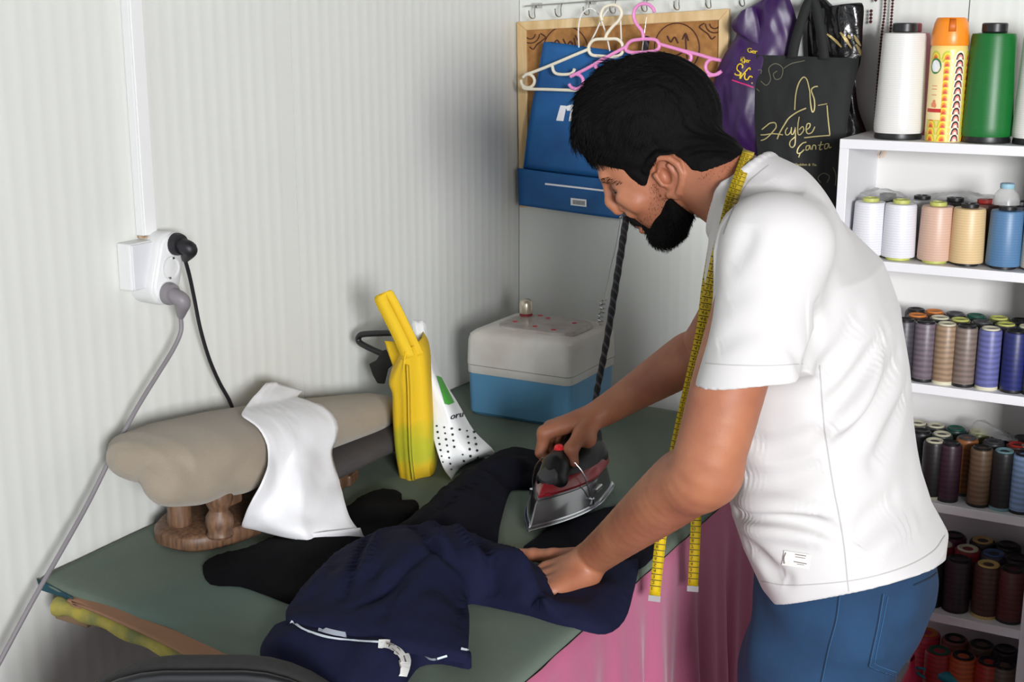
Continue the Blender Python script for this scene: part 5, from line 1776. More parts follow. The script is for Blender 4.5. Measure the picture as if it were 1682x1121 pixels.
# ears
for s in (1, -1):
    base = [(25, -52), (16, -44), (2, -42), (-12, -50), (-20, -64), (-20, -80), (-12, -95), (-2, -106), (6, -110)]
    L0 = [74, 80, 87, 93, 96, 95, 90, 82, 74]
    hel = [(a, b, s * l) for (a, b), l in zip(base, L0)]
    head_2 += [(he(0, -76, s * 74, 18, 9, 30), 0.003)]
    for i in range(len(hel) - 1):
        head_2.append((hc(hel[i], hel[i + 1], 5.6, 5.6 if i < 6 else 7), 0.001))
    head_2.append((hc((19, -66, s * 78), (16, -84, s * 77), 5.5, 5), 0.002))
    head_2.append((hc((4, -106, s * 72), (14, -104, s * 70), 8, 7), 0.003))
    head_2.append((hc((-6, -58, s * 87), (-10, -86, s * 86), 4, 3.5), 0.001))
ear_s = [(he(7, -74, s * 84, 9, 12, 15), 0.002) for s in (1, -1)] + [(he(0, -54, s * 90, 10, 6, 4.5), 0.001) for s in (1, -1)]


def put_head(f):
    for p, k in head_p:
        f.put(p, k)
    for p, k in head_s:
        f.put(p, k, 's')
    for p, k in head_2:
        f.put(p, k)
    for p, k in ear_s:
        f.put(p, k, 's')
    f.put(hc((96, -102, 9), (92, -102, 9), 4, 4), 0.003, 's')
    f.put(hc((96, -102, -9), (92, -102, -9), 4, 4), 0.003, 's')
    f.put(hc((90, -137, -20), (90, -137, 20), 2.0, 2.0), 0.002, 's')


NB = U(1216, 322, y=YM_)
NH = U(1122, 258, y=-1.083)
ND = (NH - NB) / np.linalg.norm(NH - NB)
NB_ = NB - ND * 0.05

# --- joints
LSH = np.array([1.058, -1.285, 1.362])
LEL = U(1158, 768, y=-1.325)
LWR = U(972, 918, z=0.842)
RSH = np.array([0.955, -0.915, 1.315])
REL = np.array([0.800, -0.800, 1.095])
RWR = np.array([0.630, -0.828, 0.968])

# --- body: torso, neck, head, arms, hands, legs in one continuous surface
bf = Field((0.50, -1.46, 0.76), (1.34, -0.70, 1.645), 0.0022)
TS = []       # torso sections from the silhouette: px, py, half width px, half breadth m
for cx, cy, hw, b in ((1403, 945, 152, .172), (1389, 885, 168, .178), (1368, 835, 163, .177), (1360, 780, 157, .174), (1352, 700, 153, .174), (1342, 610, 158, .180), (1327, 520, 163, .186), (1307, 440, 154, .186), (1278, 375, 122, .168), (1250, 322, 78, .115), (1236, 296, 48, .07)):
    c = U(cx, cy, y=YM_)
    k = hw * pm((cx, cy), YM_)
    a = math.sqrt(max(k * k - (0.485 * b) ** 2, 0.03 ** 2)) / 0.875
    TS.append((c[2], c[0], a, b))
TS.sort()
o0 = (0, YM_, 0)
AX = ((1, 0, 0), (0, 1, 0), (0, 0, 1))


def torso(shrink, z0=None, z1=None, p=2.35):
    S_ = [(z, x, 0, a - shrink * (1 if z > 1.02 or shrink == 0 else 1.9), b - shrink * (1 if z > 1.02 or shrink == 0 else 1.9)) for z, x, a, b in TS]
    return loft(o0, AX, S_, p)


bf.put(torso(0.022), 0.02)
bf.put(cap(NB_, NH, 0.060, 0.055), 0.02)
bf.put(cap(NB_ + np.array([0.02, 0, -0.02]), LSH + np.array([0.015, 0.035, -0.01]), 0.052, 0.038), 0.02)
bf.put(cap(NB_ + np.array([0.02, 0, -0.02]), RSH + np.array([0.02, -0.03, -0.02]), 0.050, 0.03), 0.02)
put_head(bf)


def arm(f, sh, el, wr, r, side):
    d = wr - el
    ts = [0, 0.5, 1.0, 1.18, 1.45, 1.75, 2.0]
    ctr = [sh, sh + (el - sh) * 0.55, el, el + d * 0.16, el + d * 0.42, el + d * 0.74, wr]
    C_ = crom(ctr, 5)
    T_ = crom([np.array([x]) for x in (r[0], r[1], r[2], (r[2] + r[3]) / 2 + 0.001, (r[3] + r[4]) / 2, r[4] * 0.55 + r[5] * 0.45, r[5])], 5)[:, 0]
    for i in range(len(C_) - 1):
        f.put(cap(C_[i], C_[i + 1], T_[i], T_[i + 1]), 0.0006 if i else 0.02)


arm(bf, LSH, LEL, LWR, (0.046, 0.048, 0.0455, 0.0455, 0.037, 0.0275), 1)
bf.put(ell(LEL + np.array([0.018, 0.004, -0.012]), (0.022, 0.022, 0.022)), 0.03)          # point of the elbow
arm(bf, RSH, REL, RWR, (0.050, 0.047, 0.043, 0.043, 0.035, 0.027), -1)


def finger(f, pts, rad, k=0.004):
    for i in range(len(pts) - 1):
        f.put(cap(pts[i], pts[i + 1], rad[i], rad[i + 1]), k if i else 0.008)


# left hand pressed flat, fingers under the navy fold, thumb stretched out
H = lambda px, py, z: U(px, py, z=TZ + z)
palm = [H(899, 936, .019), H(899, 949, .018), H(902, 961, .017), H(908, 971, .015)]
for i, p in enumerate(palm):
    f0 = LWR * 0.85 + p * 0.15 + np.array([0, -0.004 * i, -0.004 * i])
    bf.put(cap(f0, p, 0.020 - 0.001 * i, 0.0125), 0.012)
bf.put(cap(H(968, 945, .022), H(918, 968, .015), 0.018, 0.013), 0.012)
tips = [(846, 962), (838, 968), (842, 976), (858, 984)]
for p, t in zip(palm, tips):
    q = H(t[0], t[1], .006)
    finger(bf, [p, p * 0.55 + q * 0.45 + np.array([0, 0, 0.004]), p * 0.25 + q * 0.75, q], [0.0105, 0.009, 0.0082, 0.0072])
finger(bf, [H(952, 916, .028), H(908, 914, .024), H(876, 912, .018), H(846, 909, .013)], [0.0165, 0.0118, 0.0100, 0.0076], 0.006)

# right hand closed round the iron handle
kn = [np.array([0.541, -0.893, 0.930]), np.array([0.543, -0.872, 0.934]), np.array([0.548, -0.851, 0.934]), np.array([0.556, -0.832, 0.930])]
hb = IL(-0.04, 0, 0.108)
for i, p in enumerate(kn):
    b0 = RWR * 0.9 + p * 0.1 + np.array([0, -0.012 + 0.008 * i, -0.002])
    bf.put(cap(b0, p, 0.019, 0.0128), 0.012)
    p1 = p + np.array([-0.004, -0.006, -0.036])
    p2 = p1 + np.array([0.022, -0.002, -0.020])
    p3_ = p2 + np.array([0.020, 0.0, 0.004])
    finger(bf, [p, p1, p2, p3_], [0.0118, 0.0100, 0.0090, 0.0078])
finger(bf, [RWR + np.array([-0.008, -0.014, -0.008]), U(957, 712, y=-0.885), U(938, 738, y=-0.918), U(943, 760, y=-0.922)], [0.0185, 0.0155, 0.0115, 0.0085], 0.008)
bf.put(ell(U(965, 722, y=-0.875), (0.016, 0.018, 0.016)), 0.012)
# thighs
for s in (-1, 1):
    bf.put(cap((1.14, YM_ + 0.075 * s, 0.86), (1.145, YM_ + 0.08 * s, 0.80), 0.055, 0.055), 0.03)
gbody = bf.mesh()
part('body', gbody, SKIN, man, angle=180)
body_bvh = bvh_of(gbody)
del bf

# --- shirt
sf = Field((0.82, -1.44, 0.76), (1.36, -0.74, 1.51), 0.0025)
sf.put(torso(0.0), 0.02)


def inter(prim, p, n):
    fn, c0, c1 = prim
    n = np.asarray(n, float) / np.linalg.norm(n)

    def f2(X, Y, Z):
        return np.maximum(fn(X, Y, Z), (X - p[0]) * n[0] + (Y - p[1]) * n[1] + (Z - p[2]) * n[2])
    return f2, c0, c1


sf.put(cap(NB_ + np.array([0.03, 0, -0.025]), LSH + np.array([0.012, 0.02, -0.002]), 0.067, 0.062), 0.04)
sf.put(cap(NB_ + np.array([0.02, 0, -0.025]), RSH + np.array([0.02, -0.02, -0.03]), 0.066, 0.045), 0.035)
LSE = U(1237, 626, y=-1.315)      # sleeve end
sd_ = (LSE - LSH) / np.linalg.norm(LSE - LSH)
lpl = ((U(1318, 618, y=-1.315) - U(1153, 619, y=-1.315)))
sn = np.cross(lpl, [0, 1.0, 0.0])
sn = sn / np.linalg.norm(sn)
if sn @ sd_ < 0:
    sn = -sn
sf.put(inter(cap(LSH, LSH + (LSE - LSH) * 1.35, 0.055, 0.0730), U(1236, 619, y=-1.315), sn), 0.045)
rd_ = (REL - RSH) / np.linalg.norm(REL - RSH)
sf.put(inter(cap(RSH, RSH + rd_ * 0.30, 0.060, 0.066), RSH + rd_ * 0.17, rd_), 0.03)
sf.put(inter(cap(NB_, NB + ND * 0.05, 0.076, 0.0655), NB + ND * 0.004, ND), 0.018)
e1 = np.cross(ND, [0, 1.0, 0])
e1 /= np.linalg.norm(e1)
e2 = np.cross(ND, e1)
ring_ = [NB - ND * 0.004 + 0.0655 * (e1 * math.cos(t) + e2 * math.sin(t)) for t in np.linspace(0, 2 * math.pi, 33)]
for i in range(32):
    sf.put(cap(ring_[i], ring_[i + 1], 0.0075, 0.0075), 0.003)


def cut_local(f, p, n, c0, c1):
    n = np.asarray(n, float) / np.linalg.norm(n)
    sl, X, Y, Z = f.sub(c0, c1)
    d = ((X - p[0]) * n[0] + (Y - p[1]) * n[1] + (Z - p[2]) * n[2]).astype(np.float32)
    f.a[sl] = np.maximum(f.a[sl], d)


# hem plane through back, front and near side
hb_, hf_, hn_ = U(1553, 925, y=-1.08), U(1257, 977, y=-1.09), U(1380, 979, y=-1.26)
hn = np.cross(hf_ - hb_, hn_ - hb_)
hn = hn / np.linalg.norm(hn)
if hn[2] > 0:
    hn = -hn
pre = sf.mesh()
sb = bvh_of(pre)


def crease(pts, amp, wd):
    """soft fold along photo points: positive amp sinks a valley, negative raises a ridge"""
    c = crom([np.array(p, float) for p in pts], 6)
    q = [x for x in (onto(sb, a, b, 0.0) for a, b in c) if x is not None]
    q = np.array(q)
    sl, X, Y, Z = sf.sub(q.min(0) - 0.06, q.max(0) + 0.06)
    best = np.full(sf.a[sl].shape, 9.0, np.float32)
    env = np.zeros_like(best)
    n = len(q)
    for i in range(n - 1):
        if np.linalg.norm(q[i + 1] - q[i]) > 0.05:
            continue
        d = (cap(q[i], q[i + 1], 0, 0)[0](X, Y, Z)).astype(np.float32)
        env = np.where(d < best, math.sin(math.pi * (i + 0.8) / (n + 0.6)) ** 0.7, env)
        best = np.minimum(best, d)
    sf.a[sl] += (amp * env * np.exp(-(best / wd) ** 2)).astype(np.float32)


for pts, amp, wd in (
        ([(1342, 505), (1345, 545), (1334, 580), (1324, 618)], 0.009, 0.010),
        ([(1455, 545), (1430, 595), (1392, 645), (1360, 672)], 0.007, 0.013), ([(1476, 585), (1450, 652), (1412, 708), (1376, 738)], 0.008, 0.013), ([(1450, 555), (1436, 615), (1402, 676), (1366, 706)], -0.006, 0.013),
        ([(1490, 640), (1470, 700), (1440, 760)], 0.006, 0.014), ([(1410, 520), (1385, 575), (1352, 610)], 0.005, 0.013),
        ([(1204, 842), (1240, 850), (1290, 852), (1340, 862), (1388, 884)], 0.009, 0.008), ([(1208, 864), (1245, 870), (1295, 877), (1345, 888)], -0.006, 0.010), ([(1204, 820), (1240, 830), (1290, 834), (1350, 842)], -0.008, 0.012),
        ([(1226, 900), (1246, 916), (1268, 938), (1290, 950)], 0.007, 0.011), ([(1216, 780), (1260, 792), (1310, 786), (1360, 770)], 0.005, 0.014), ([(1225, 725), (1275, 738), (1330, 722), (1370, 690)], 0.005, 0.014),
        ([(1402, 900), (1430, 860), (1470, 820)], 0.005, 0.015), ([(1420, 940), (1450, 900), (1500, 860)], -0.004, 0.016),
        ([(1170, 575), (1215, 545), (1275, 535)], 0.0025, 0.014), ([(1238, 365), (1226, 400), (1204, 440)], 0.003, 0.012), ([(1190, 500), (1230, 470), (1290, 460)], 0.002, 0.016),
        ([(1262, 290), (1300, 312), (1350, 330)], 0.002, 0.014), ([(1290, 560), (1312, 590), (1318, 615)], 0.003, 0.010)):
    crease(pts, amp * 2.1, wd * 1.15)
X_ = (np.arange(sf.n[0]) * sf.h + sf.lo[0])[:, None, None]
Y_ = (np.arange(sf.n[1]) * sf.h + sf.lo[1])[None, :, None]
Z_ = (np.arange(sf.n[2]) * sf.h + sf.lo[2])[None, None, :]
sf.a -= (0.0013 * (np.sin(38 * X_ + 17 * Z_ + 2 * np.sin(23 * Y_)) + np.sin(29 * Z_ - 21 * X_ + 1.5 * np.sin(31 * Y_ + 5 * X_)))).astype(np.float32)
cut_local(sf, hn_, hn, (0.8, -1.44, 0.7), (1.38, -0.72, 1.0))
# open the hem, sleeves and collar
S_in = [(z, x, 0, a - 0.008, b - 0.008) for z, x, a, b in TS if z < 1.0]
sf.put(inter(loft(o0, AX, [(0.70,) + S_in[0][1:]] + S_in, 2.35), hn_ - hn * 0.012, -hn), 0.004, 's')
sf.put(inter(cap(NB_, NB + ND * 0.08, 0.064, 0.0605), NB - ND * 0.012, -ND), 0.003, 's')
gshirt = sf.mesh()
part('t_shirt', gshirt, SHIRT, man, angle=180)
sb = bvh_of(gshirt)
tsh = [o for o in man.children if o.name.startswith('t_shirt')][0]
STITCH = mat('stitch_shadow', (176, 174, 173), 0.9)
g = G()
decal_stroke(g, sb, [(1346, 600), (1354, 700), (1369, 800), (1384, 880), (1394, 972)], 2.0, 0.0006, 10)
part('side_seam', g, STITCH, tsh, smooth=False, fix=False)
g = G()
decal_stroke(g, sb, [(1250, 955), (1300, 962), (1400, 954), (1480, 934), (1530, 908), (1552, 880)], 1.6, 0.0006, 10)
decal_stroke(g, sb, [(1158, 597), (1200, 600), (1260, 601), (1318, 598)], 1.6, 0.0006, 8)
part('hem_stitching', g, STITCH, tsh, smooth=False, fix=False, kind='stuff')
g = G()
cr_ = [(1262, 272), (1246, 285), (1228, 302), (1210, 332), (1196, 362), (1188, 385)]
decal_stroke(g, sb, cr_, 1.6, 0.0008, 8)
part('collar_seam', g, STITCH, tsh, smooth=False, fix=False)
g = G()
decal_fan(g, sb, [(1289, 904), (1333, 911), (1330, 935), (1286, 927)], 0.0022, 4)
tg = part('hem_tag', g, mat('tag_cloth', (232, 228, 222), 0.8), tsh, smooth=False, fix=False)
g = G()
for s, w in (([(1292, 907), (1289, 916), (1290, 925)], 2.0), ([(1307, 910), (1325, 913)], 1.6), ([(1307, 914), (1324, 917)], 1.2), ([(1305, 922), (1326, 926)], 1.6), ([(1310, 926), (1322, 928)], 1.0)):
    decal_stroke(g, sb, s, w, 0.003, 4)
part('tag_print', g, mat('tag_ink', (120, 112, 108), 0.8), tg, smooth=False, fix=False, kind='stuff')

# --- jeans
jf = Field((0.88, -1.36, 0.02), (1.36, -0.82, 0.98), 0.005)
JS = []
for cx, cy, hw, b in ((1390, 890, 146, .150), (1392, 945, 150, .160), (1386, 1000, 150, .168), (1368, 1060, 140, .168), (1348, 1121, 126, .166)):
    c = U(cx, cy, y=YM_)
    k = hw * pm((cx, cy), YM_)
    JS.append((c[2], c[0], 0, math.sqrt(max(k * k - (0.485 * b) ** 2, 0.05 ** 2)) / 0.875, b))
jf.put(loft(o0, AX, JS, 2.4), 0.02)
for s in (-1, 1):
    kx = sorted(JS)[0][1]
    jf.put(cap((kx + 0.002, YM_ + 0.083 * s, 0.74), (kx + 0.01, YM_ + 0.10 * s, 0.46), 0.092, 0.070), 0.03)
    jf.put(cap((kx + 0.01, YM_ + 0.10 * s, 0.46), (kx + 0.035, YM_ + 0.105 * s, 0.10), 0.068, 0.058), 0.02)
jf.a -= (0.002 * (np.sin(60 * ((np.arange(jf.n[2]) * jf.h)[None, None, :] + 0.4 * (np.arange(jf.n[0]) * jf.h)[:, None, None]) + 3 * np.sin(20 * (np.arange(jf.n[1]) * jf.h))[None, :, None]))).astype(np.float32)
gj = jf.mesh()
jn = part('jeans', gj, JEAN, man, angle=180)
jb = bvh_of(gj)
SEAMJ = mat('denim_seam', (12, 30, 52), 0.9)
SEAML = mat('denim_light', (44, 92, 132), 0.85)
g = G()
gl = G()
for s in ([(1378, 976), (1372, 1020), (1360, 1065), (1348, 1121)], [(1449, 976), (1440, 1030), (1428, 1085), (1430, 1097), (1470, 1112)]):
    decal_stroke(g, jb, s, 1.6, 0.0009, 8)
    decal_stroke(gl, jb, [(a + 2.2, b) for a, b in s], 0.9, 0.0009, 8)
decal_stroke(gl, jb, [(1458, 980), (1448, 1030), (1437, 1082), (1440, 1092), (1472, 1105)], 0.9, 0.0012, 8)
decal_stroke(g, jb, [(1500, 962), (1530, 948), (1545, 934)], 2.4, 0.0012, 6)
part('seam_line', g, SEAMJ, jn, smooth=False, fix=False, kind='stuff')
part('seam_stitching', gl, SEAML, jn, smooth=False, fix=False, kind='stuff')
for s in (-1, 1):
    fx = sorted(JS)[0][1] + 0.035
    fs = Field((fx - 0.26, YM_ + 0.105 * s - 0.07, -0.01), (fx + 0.10, YM_ + 0.105 * s + 0.07, 0.14), 0.005)
    fs.put(loft((fx, YM_ + 0.105 * s, 0), ((0, 1, 0), (0, 0, 1), (-1, 0, 0)), [(-0.075, 0, 0.04, 0.025, 0.03), (-0.05, 0, 0.045, 0.036, 0.045), (0.05, 0, 0.04, 0.042, 0.04), (0.15, 0, 0.03, 0.046, 0.03), (0.20, 0, 0.025, 0.03, 0.02)], 2.4), 0.01)
    fs.cut((0, 0, 0.0), (0, 0, -1))
    part('shoe', fs.mesh(), mat('shoe_leather', (50, 44, 40), 0.5), man, angle=180)

# --- hair and beard
def poly_sd(px_poly, A, B):
    P = np.array([fu(*p) for p in px_poly])
    n = len(P)
    d2 = np.full(A.shape, 1e9, np.float32)
    ins = np.zeros(A.shape, bool)
    for i in range(n):
        a, b = P[i], P[(i + 1) % n]
        e = b - a
        t = np.clip(((A - a[0]) * e[0] + (B - a[1]) * e[1]) / (e @ e), 0, 1)
        d2 = np.minimum(d2, (A - a[0] - t * e[0]) ** 2 + (B - a[1] - t * e[1]) ** 2)
        if a[1] != b[1]:
            ins ^= ((a[1] > B) != (b[1] > B)) & (A < e[0] * (B - a[1]) / e[1] + a[0])
    d = np.sqrt(d2)
    return np.where(ins, -d, d)


def smax(a, b, k):
    h = np.clip(0.5 - 0.5 * (a - b) / k, 0, 1)
    return a + (b - a) * h + k * h * (1 - h)


lo_, hi_ = HC - 0.20, HC + 0.20
hf = Field(lo_, hi_, 0.0024)
put_head(hf)
hf.put(cap(NB_, NH, 0.060, 0.055), 0.02)
X_ = (np.arange(hf.n[0]) * hf.h + hf.lo[0])[:, None, None] - HC[0]
Y_ = (np.arange(hf.n[1]) * hf.h + hf.lo[1])[None, :, None] - HC[1]
Z_ = (np.arange(hf.n[2]) * hf.h + hf.lo[2])[None, None, :] - HC[2]
Af = ((X_ * F3[0] + Y_ * F3[1] + Z_ * F3[2]) / HS).astype(np.float32)
Au = ((X_ * U3[0] + Y_ * U3[1] + Z_ * U3[2]) / HS).astype(np.float32)
Al = ((X_ * NL[0] + Y_ * NL[1] + Z_ * NL[2]) / HS).astype(np.float32)
skin_a = hf.a.copy()
hairp = [(958, 286), (974, 270), (988, 268), (1010, 272), (1028, 274), (1040, 287), (1058, 300), (1068, 298), (1073, 272), (1086, 248), (1110, 244), (1126, 254), (1138, 268), (1154, 272), (1176, 264), (1200, 254), (1218, 243), (1226, 215), (1250, 150), (1240, 40), (1000, 30), (890, 140), (890, 250), (930, 290)]
pd = poly_sd(hairp, Af, Au) * HS
hh = Field(lo_, hi_, 0.0024)
hh.put(he(2, 10, 0, 124, 90, 113), 0.01)
hh.put(he(40, 52, 0, 86, 74, 76), 0.02)
for l in (-44, -22, 0, 22, 44):
    hh.put(hc((88, 66, l), (122, 26, l * 0.95), 22, 17), 0.012)
    hh.put(hc((122, 26, l * 0.95), (122 + 2 * math.sin(l), -4 + 3 * math.cos(l), l * 0.9), 17, 7), 0.012)
hh.a = np.minimum(hh.a, np.maximum(skin_a - 0.0042, 0.0 - 1e3 * 0 + (Au + 110) * -HS))
# the hair closes onto the skin towards its lower border
nz = 0.0009 * np.sin(Al * 0.35 + 0.03 * Af + 0.02 * Au) + 0.0006 * np.sin(Al * 0.8 - 0.04 * Au)
thick = skin_a - np.clip(-pd * np.where(Af < 0, 0.28, 0.5), 0.0008, 0.05)
ha = smax(np.maximum(hh.a, thick) - nz * np.clip(-pd / 0.02, 0, 1), pd, 0.004)
hh.a = ha.astype(np.float32)
gh = hh.mesh()
hair = part('hair', gh, HAIR, man, angle=180)

beardp = [(1030, 352), (1046, 356), (1060, 366), (1072, 372), (1078, 358), (1090, 342), (1098, 322), (1106, 316), (1124, 330), (1142, 344), (1160, 372), (1150, 400), (1112, 420), (1080, 416), (1064, 392), (1066, 384), (1058, 372), (1044, 370), (1030, 366)]
bd = poly_sd(beardp, Af, Au) * HS
ba = skin_a - np.clip(-bd * 0.6, 0.0, 0.0125) - 0.0006 - 0.0010 * np.sin(Al * 0.8 + Af * 0.5) * np.sin(Au * 0.6)
be = Field(lo_, hi_, 0.0024)
be.a = smax(ba, bd, 0.003).astype(np.float32)
gbd = be.mesh()
beard = part('beard', gbd, HAIR, man, angle=180)


def strands(gm, n, flow, length, rad, mask=None, seg=4, lift=0.2, seed=5):
    V = gm.verts()
    rg = np.random.default_rng(seed)
    Fq = np.array(gm.f)
    c = V[Fq].mean(1)
    nn = np.cross(V[Fq[:, 2]] - V[Fq[:, 0]], V[Fq[:, 3]] - V[Fq[:, 1]])
    nn /= np.maximum(np.linalg.norm(nn, axis=1, keepdims=True), 1e-12)
    rel = (c - HC) / HS
    co = np.stack([rel @ F3, rel @ U3, rel @ NL], 1)
    # outward orientation
    if np.mean(np.sum(nn * (c - HC), 1)) < 0:
        nn = -nn
    ok = np.sum(nn * (c - hp(0, -30)), 1) > 0.0
    if mask is not None:
        ok &= mask(co)
    ids = np.where(ok)[0]
    pick = rg.choice(ids, n)
    g = G()
    V_, F_ = [], []
    for i in pick:
        p, nr = c[i] + (rg.random(3) - 0.5) * 0.002, nn[i]
        d, L = flow(co[i], rg)
        d = d - nr * (d @ nr) * 0.8
        d = d / max(np.linalg.norm(d), 1e-6) + nr * lift + (rg.random(3) - 0.5) * 0.35
        L = L * (0.6 + 0.6 * rg.random())
        q = p - nr * 0.001
        w = np.cross(d, nr)
        w /= max(np.linalg.norm(w), 1e-6)
        k0 = sum(len(x) for x in V_)
        pts = []
        for j in range(seg):
            t = j / (seg - 1)
            r = rad * (1 - 0.75 * t)
            pts += [q + w * r, q - w * r * 0.5 + nr * r, q - w * r * 0.5 - nr * r]
            q = q + d * (L / (seg - 1)) - nr * (0.10 * L / (seg - 1) * t)
        V_.append(np.array(pts))
        for j in range(seg - 1):
            for a in range(3):
                b = (a + 1) % 3
                F_.append((k0 + j * 3 + a, k0 + j * 3 + b, k0 + j * 3 + 3 + b, k0 + j * 3 + 3 + a))
    g.add(np.concatenate(V_), F_)
    return g


def hair_flow(co, rg):
    f, u, l = co
    if u > 40 and f > 70:
        return F3 * 0.35 - U3 * 0.9 + NL * 0.1 * rg.standard_normal(), 0.022
    if u > 55:
        return F3 + NL * 0.15 * rg.standard_normal() - U3 * 0.1, 0.026
    if f > 95:
        return -U3 + F3 * 0.05 + NL * 0.1 * rg.standard_normal(), 0.018
    if f > 0 and u > -10:
        return F3 * 0.7 - U3 * 0.6, 0.018
    return -U3 * 0.9 + F3 * 0.25, (0.010 if u > -20 else 0.005)


STR = mat('hair_strand', (12, 10, 10), 0.6, spec=0.15)
part('hair_strands', strands(gh, 13000, hair_flow, None, 0.00045, seed=3, lift=0.12), STR, hair, kind='stuff', angle=180, fix=False)
part('beard_strands', strands(gbd, 4200, lambda co, rg: (-U3 * 0.7 + F3 * 0.2 + NL * 0.2 * rg.standard_normal(), 0.006), None, 0.00036, seed=8, lift=0.6), STR, beard, kind='stuff', angle=180, fix=False)
gsk = G()
bb2 = Field(lo_, hi_, 0.0024)
bb2.a = skin_a
gsk = bb2.mesh()
stub = [(1072, 352), (1082, 330), (1074, 312), (1070, 296), (1084, 312), (1100, 318), (1108, 318), (1098, 330), (1088, 346), (1078, 362)]
sp_ = np.array([fu(*p) for p in stub])
def in_poly(px_poly):
    P = np.array([fu(*p) for p in px_poly])
    return lambda co: inside(co[:, :2], P)
m1 = in_poly([(1066, 300), (1080, 292), (1092, 316), (1108, 318), (1150, 345), (1160, 372), (1100, 400), (1060, 380), (1030, 366), (1030, 350), (1062, 356), (1070, 340), (1072, 318)])
part('beard_stubble', strands(gsk, 7000, lambda co, rg: (-U3 + F3 * 0.2, 0.0024), None, 0.0002, mask=m1, seed=12, lift=0.5, seg=3), STR, beard, kind='stuff', angle=180, fix=False)
m2 = in_poly([(1040, 280), (1074, 270), (1090, 240), (1116, 236), (1140, 262), (1150, 284), (1180, 274), (1226, 262), (1232, 240), (1180, 220), (1060, 220)])
part('faded_sides', strands(gsk, 6000, lambda co, rg: (-U3 + F3 * 0.2, 0.0028), None, 0.00026, mask=m2, seed=14, lift=0.4, seg=3), STR, hair, kind='stuff', angle=180, fix=False)
for s in (1, -1):
    m3 = in_poly([(980, 300), (984, 292), (1002, 290), (1022, 293), (1024, 300), (1004, 298), (988, 304)])
    mk = lambda co, s=s: m3(co) & (co[:, 2] * s > 6)
    part('eyebrow', strands(gsk, 420, lambda co, rg: (-F3 * 0.8 + NL * s * 0.8 + U3 * 0.1, 0.007), None, 0.0006, mask=mk, seed=16, lift=0.08, seg=3), STR, man, kind='stuff', angle=180, fix=False)
    part('eye', G().lathe([(0.0003, -0.0118), (0.006, -0.0102), (0.0102, -0.006), (0.0118, 0), (0.0102, 0.006), (0.006, 0.0102), (0.0003, 0.0118)], hp(81.5, -59.5, 32 * s), 20), mat('eye_white', (200, 190, 184), 0.2), man)
    part('iris', G().lathe([(0.0055, 0.0), (0.0055, 0.0006), (0.0003, 0.0012)], hp(81.5, -59.5, 32 * s) + (F3 * 0.93 - U3 * 0.3) * 0.0116, 16, tuple(F3 * 0.93 - U3 * 0.3)), mat('iris_dark', (40, 26, 20), 0.2), man)
    part('eyelash', G().tube(crom([hp(91, -62, 20 * s), hp(95.5, -64.5, 30 * s), hp(92, -65.5, 40 * s), hp(86, -64, 47 * s)], 5), 0.0011, 6), STR, man)
    part('lips', G().tube(crom([hp(86.5, -139, 0), hp(85, -139, 10 * s), hp(79, -139.5, 20 * s)], 5), [0.0042] * 6 + [0.004, 0.003, 0.002, 0.0015, 0.001], 8), mat('lip', (150, 78, 70), 0.45), man)

# ------------------------------------------------------------------ tape measure round the neck
TAPE = mat('tape_yellow', (206, 176, 20), 0.45)


class _N:
    @staticmethod
    def ray_cast(a, b):
        h = [x for x in (sb.ray_cast(a, b), body_bvh.ray_cast(a, b)) if x[0] is not None]
        return min(h, key=lambda x: x[3]) if h else (None, None, None, None)


tape = thing('tape_measure', 'yellow tape measure hanging round the neck of the man', 'tape measure', U(1200, 330, y=-1.17))


def tape_path(lst):
    out = []
    for px, py, y in lst:
        if y == 'near':
            p = U(px, py, y=-1.262)
            q = onto(_N, px, py, 0.004)
            if q is not None and q[1] < p[1] and q[1] > -1.29:
                p = q
        elif y is None:
            p = onto(_N, px, py, 0.004)
            if p is None:
                p = U(px, py, y=-1.16)
        else:
            p = U(px, py, y=y)
        out.append(p)
    return crom(out, 8)


def ribbon(c, w, lift=0.0):
    T = np.gradient(c, axis=0)
    T /= np.linalg.norm(T, axis=1, keepdims=True)
    vd_ = c - CAM
    vd_ /= np.linalg.norm(vd_, axis=1, keepdims=True)
    W = np.cross(T, vd_)
    W /= np.linalg.norm(W, axis=1, keepdims=True)
    return W, c - vd_ * lift


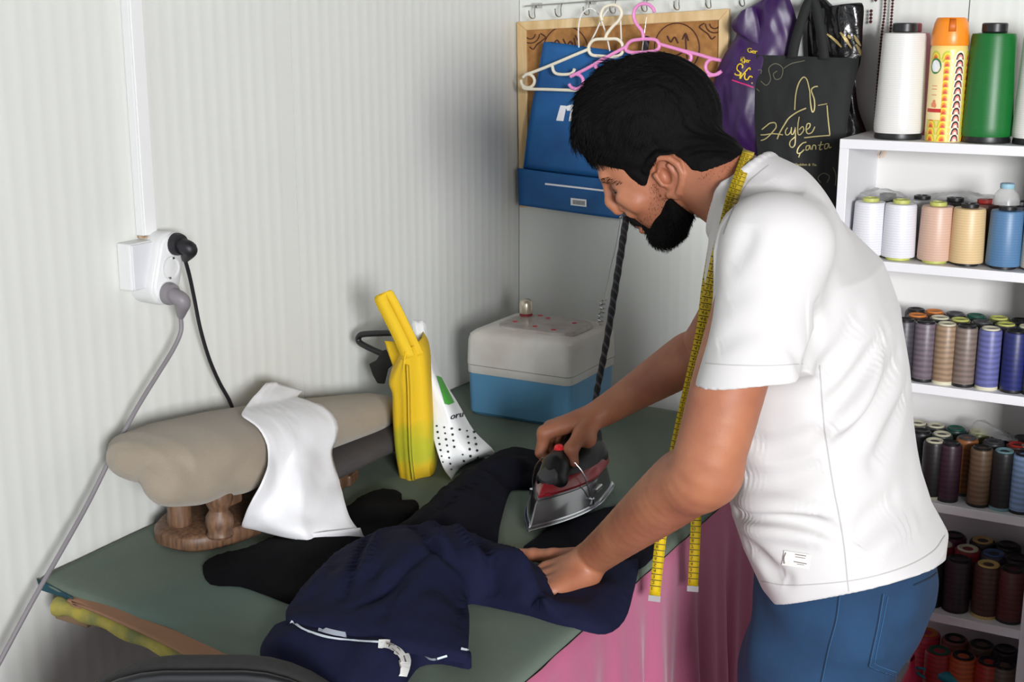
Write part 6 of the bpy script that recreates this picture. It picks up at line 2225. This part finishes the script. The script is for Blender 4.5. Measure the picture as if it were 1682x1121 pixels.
def tape_strand(lst, w=0.0165):
    c = tape_path(lst)
    W, _ = ribbon(c, w)
    part('band', G().grid([c + W * w / 2, c - W * w / 2]), TAPE, tape, solid=0.0009, off=0)
    d = np.r_[0, np.cumsum(np.linalg.norm(np.diff(c, axis=0), axis=1))]
    gt, gn = G(), G()

    def at(s, v):
        p = np.array([np.interp(s, d, c[:, k]) for k in range(3)])
        wv = np.array([np.interp(s, d, W[:, k]) for k in range(3)])
        vd_ = (p - CAM) / np.linalg.norm(p - CAM)
        return p + wv * v - vd_ * 0.0012
    n = int(d[-1] / 0.010)
    for i in range(1, n):
        s = i * 0.010
        gt.add([at(s - 0.0006, -w / 2), at(s - 0.0006, w / 2), at(s + 0.0006, w / 2), at(s + 0.0006, -w / 2)], [(0, 1, 2, 3)])
        for j in range(1, 4):
            gt.add([at(s + j * .0025 - .0002, w / 2), at(s + j * .0025 - .0002, w / 2 - .003), at(s + j * .0025 + .0002, w / 2 - .003), at(s + j * .0025 + .0002, w / 2)], [(0, 1, 2, 3)])
        x = 0
        num = str(n - i)
        for ch in num:
            v, f = glyph(ch)
            v = v - np.array([v[:, 0].min(), 0, 0])
            gn.add([at(s + 0.0018 + a_[0] * 0.0 + (0.0 + b_) * 0.0078, -w / 2 + 0.0026 + x + a_[0] * 0.0082) for a_, b_ in ((q, q[1]) for q in v)], f)
            x += (v[:, 0].max() + 0.12) * 0.0082
    part('tick_marks', gt, DARK, tape, smooth=False, fix=False, kind='stuff')
    part('numerals', gn, DARK, tape, smooth=False, fix=False, kind='stuff')
    e0 = c[-1]
    dr = (c[-1] - c[-2]) / np.linalg.norm(c[-1] - c[-2])
    vd_ = (e0 - CAM) / np.linalg.norm(e0 - CAM)
    g = G()
    for s0 in (-0.0012, 0.0012):
        g.grid([[e0 + W[-1] * w * 0.55 * k + dr * t - vd_ * s0 for k in (-1, 1)] for t in (-0.003, 0.006)])
    gg = G().rings([[e0 + W[-1] * w * 0.55 * k + dr * t - vd_ * z for k, t in ((-1, -0.003), (1, -0.003), (1, 0.007), (-1, 0.007))] for z in (-0.001, 0.002)])
    part('end_clip', gg, mat('clip_metal', (214, 214, 216), 0.3, 0.6), tape, smooth=False)


tape_strand([(1228, 252, None), (1216, 292, None), (1204, 330, None), (1190, 378, 'near'), (1180, 415, 'near'), (1173, 448, 'near'), (1163, 492, -1.25), (1150, 560, -1.23), (1134, 630, -1.20), (1118, 700, -1.17), (1100, 790, -1.16), (1086, 880, -1.155), (1075, 982, -1.15)])
tape_strand([(1190, 300, -1.00), (1176, 380, -1.00), (1168, 430, -1.00), (1160, 480, -1.00), (1152, 560, -1.0), (1148, 650, -1.0), (1145, 760, -1.0), (1143, 860, -1.0), (1138, 966, -1.0)])
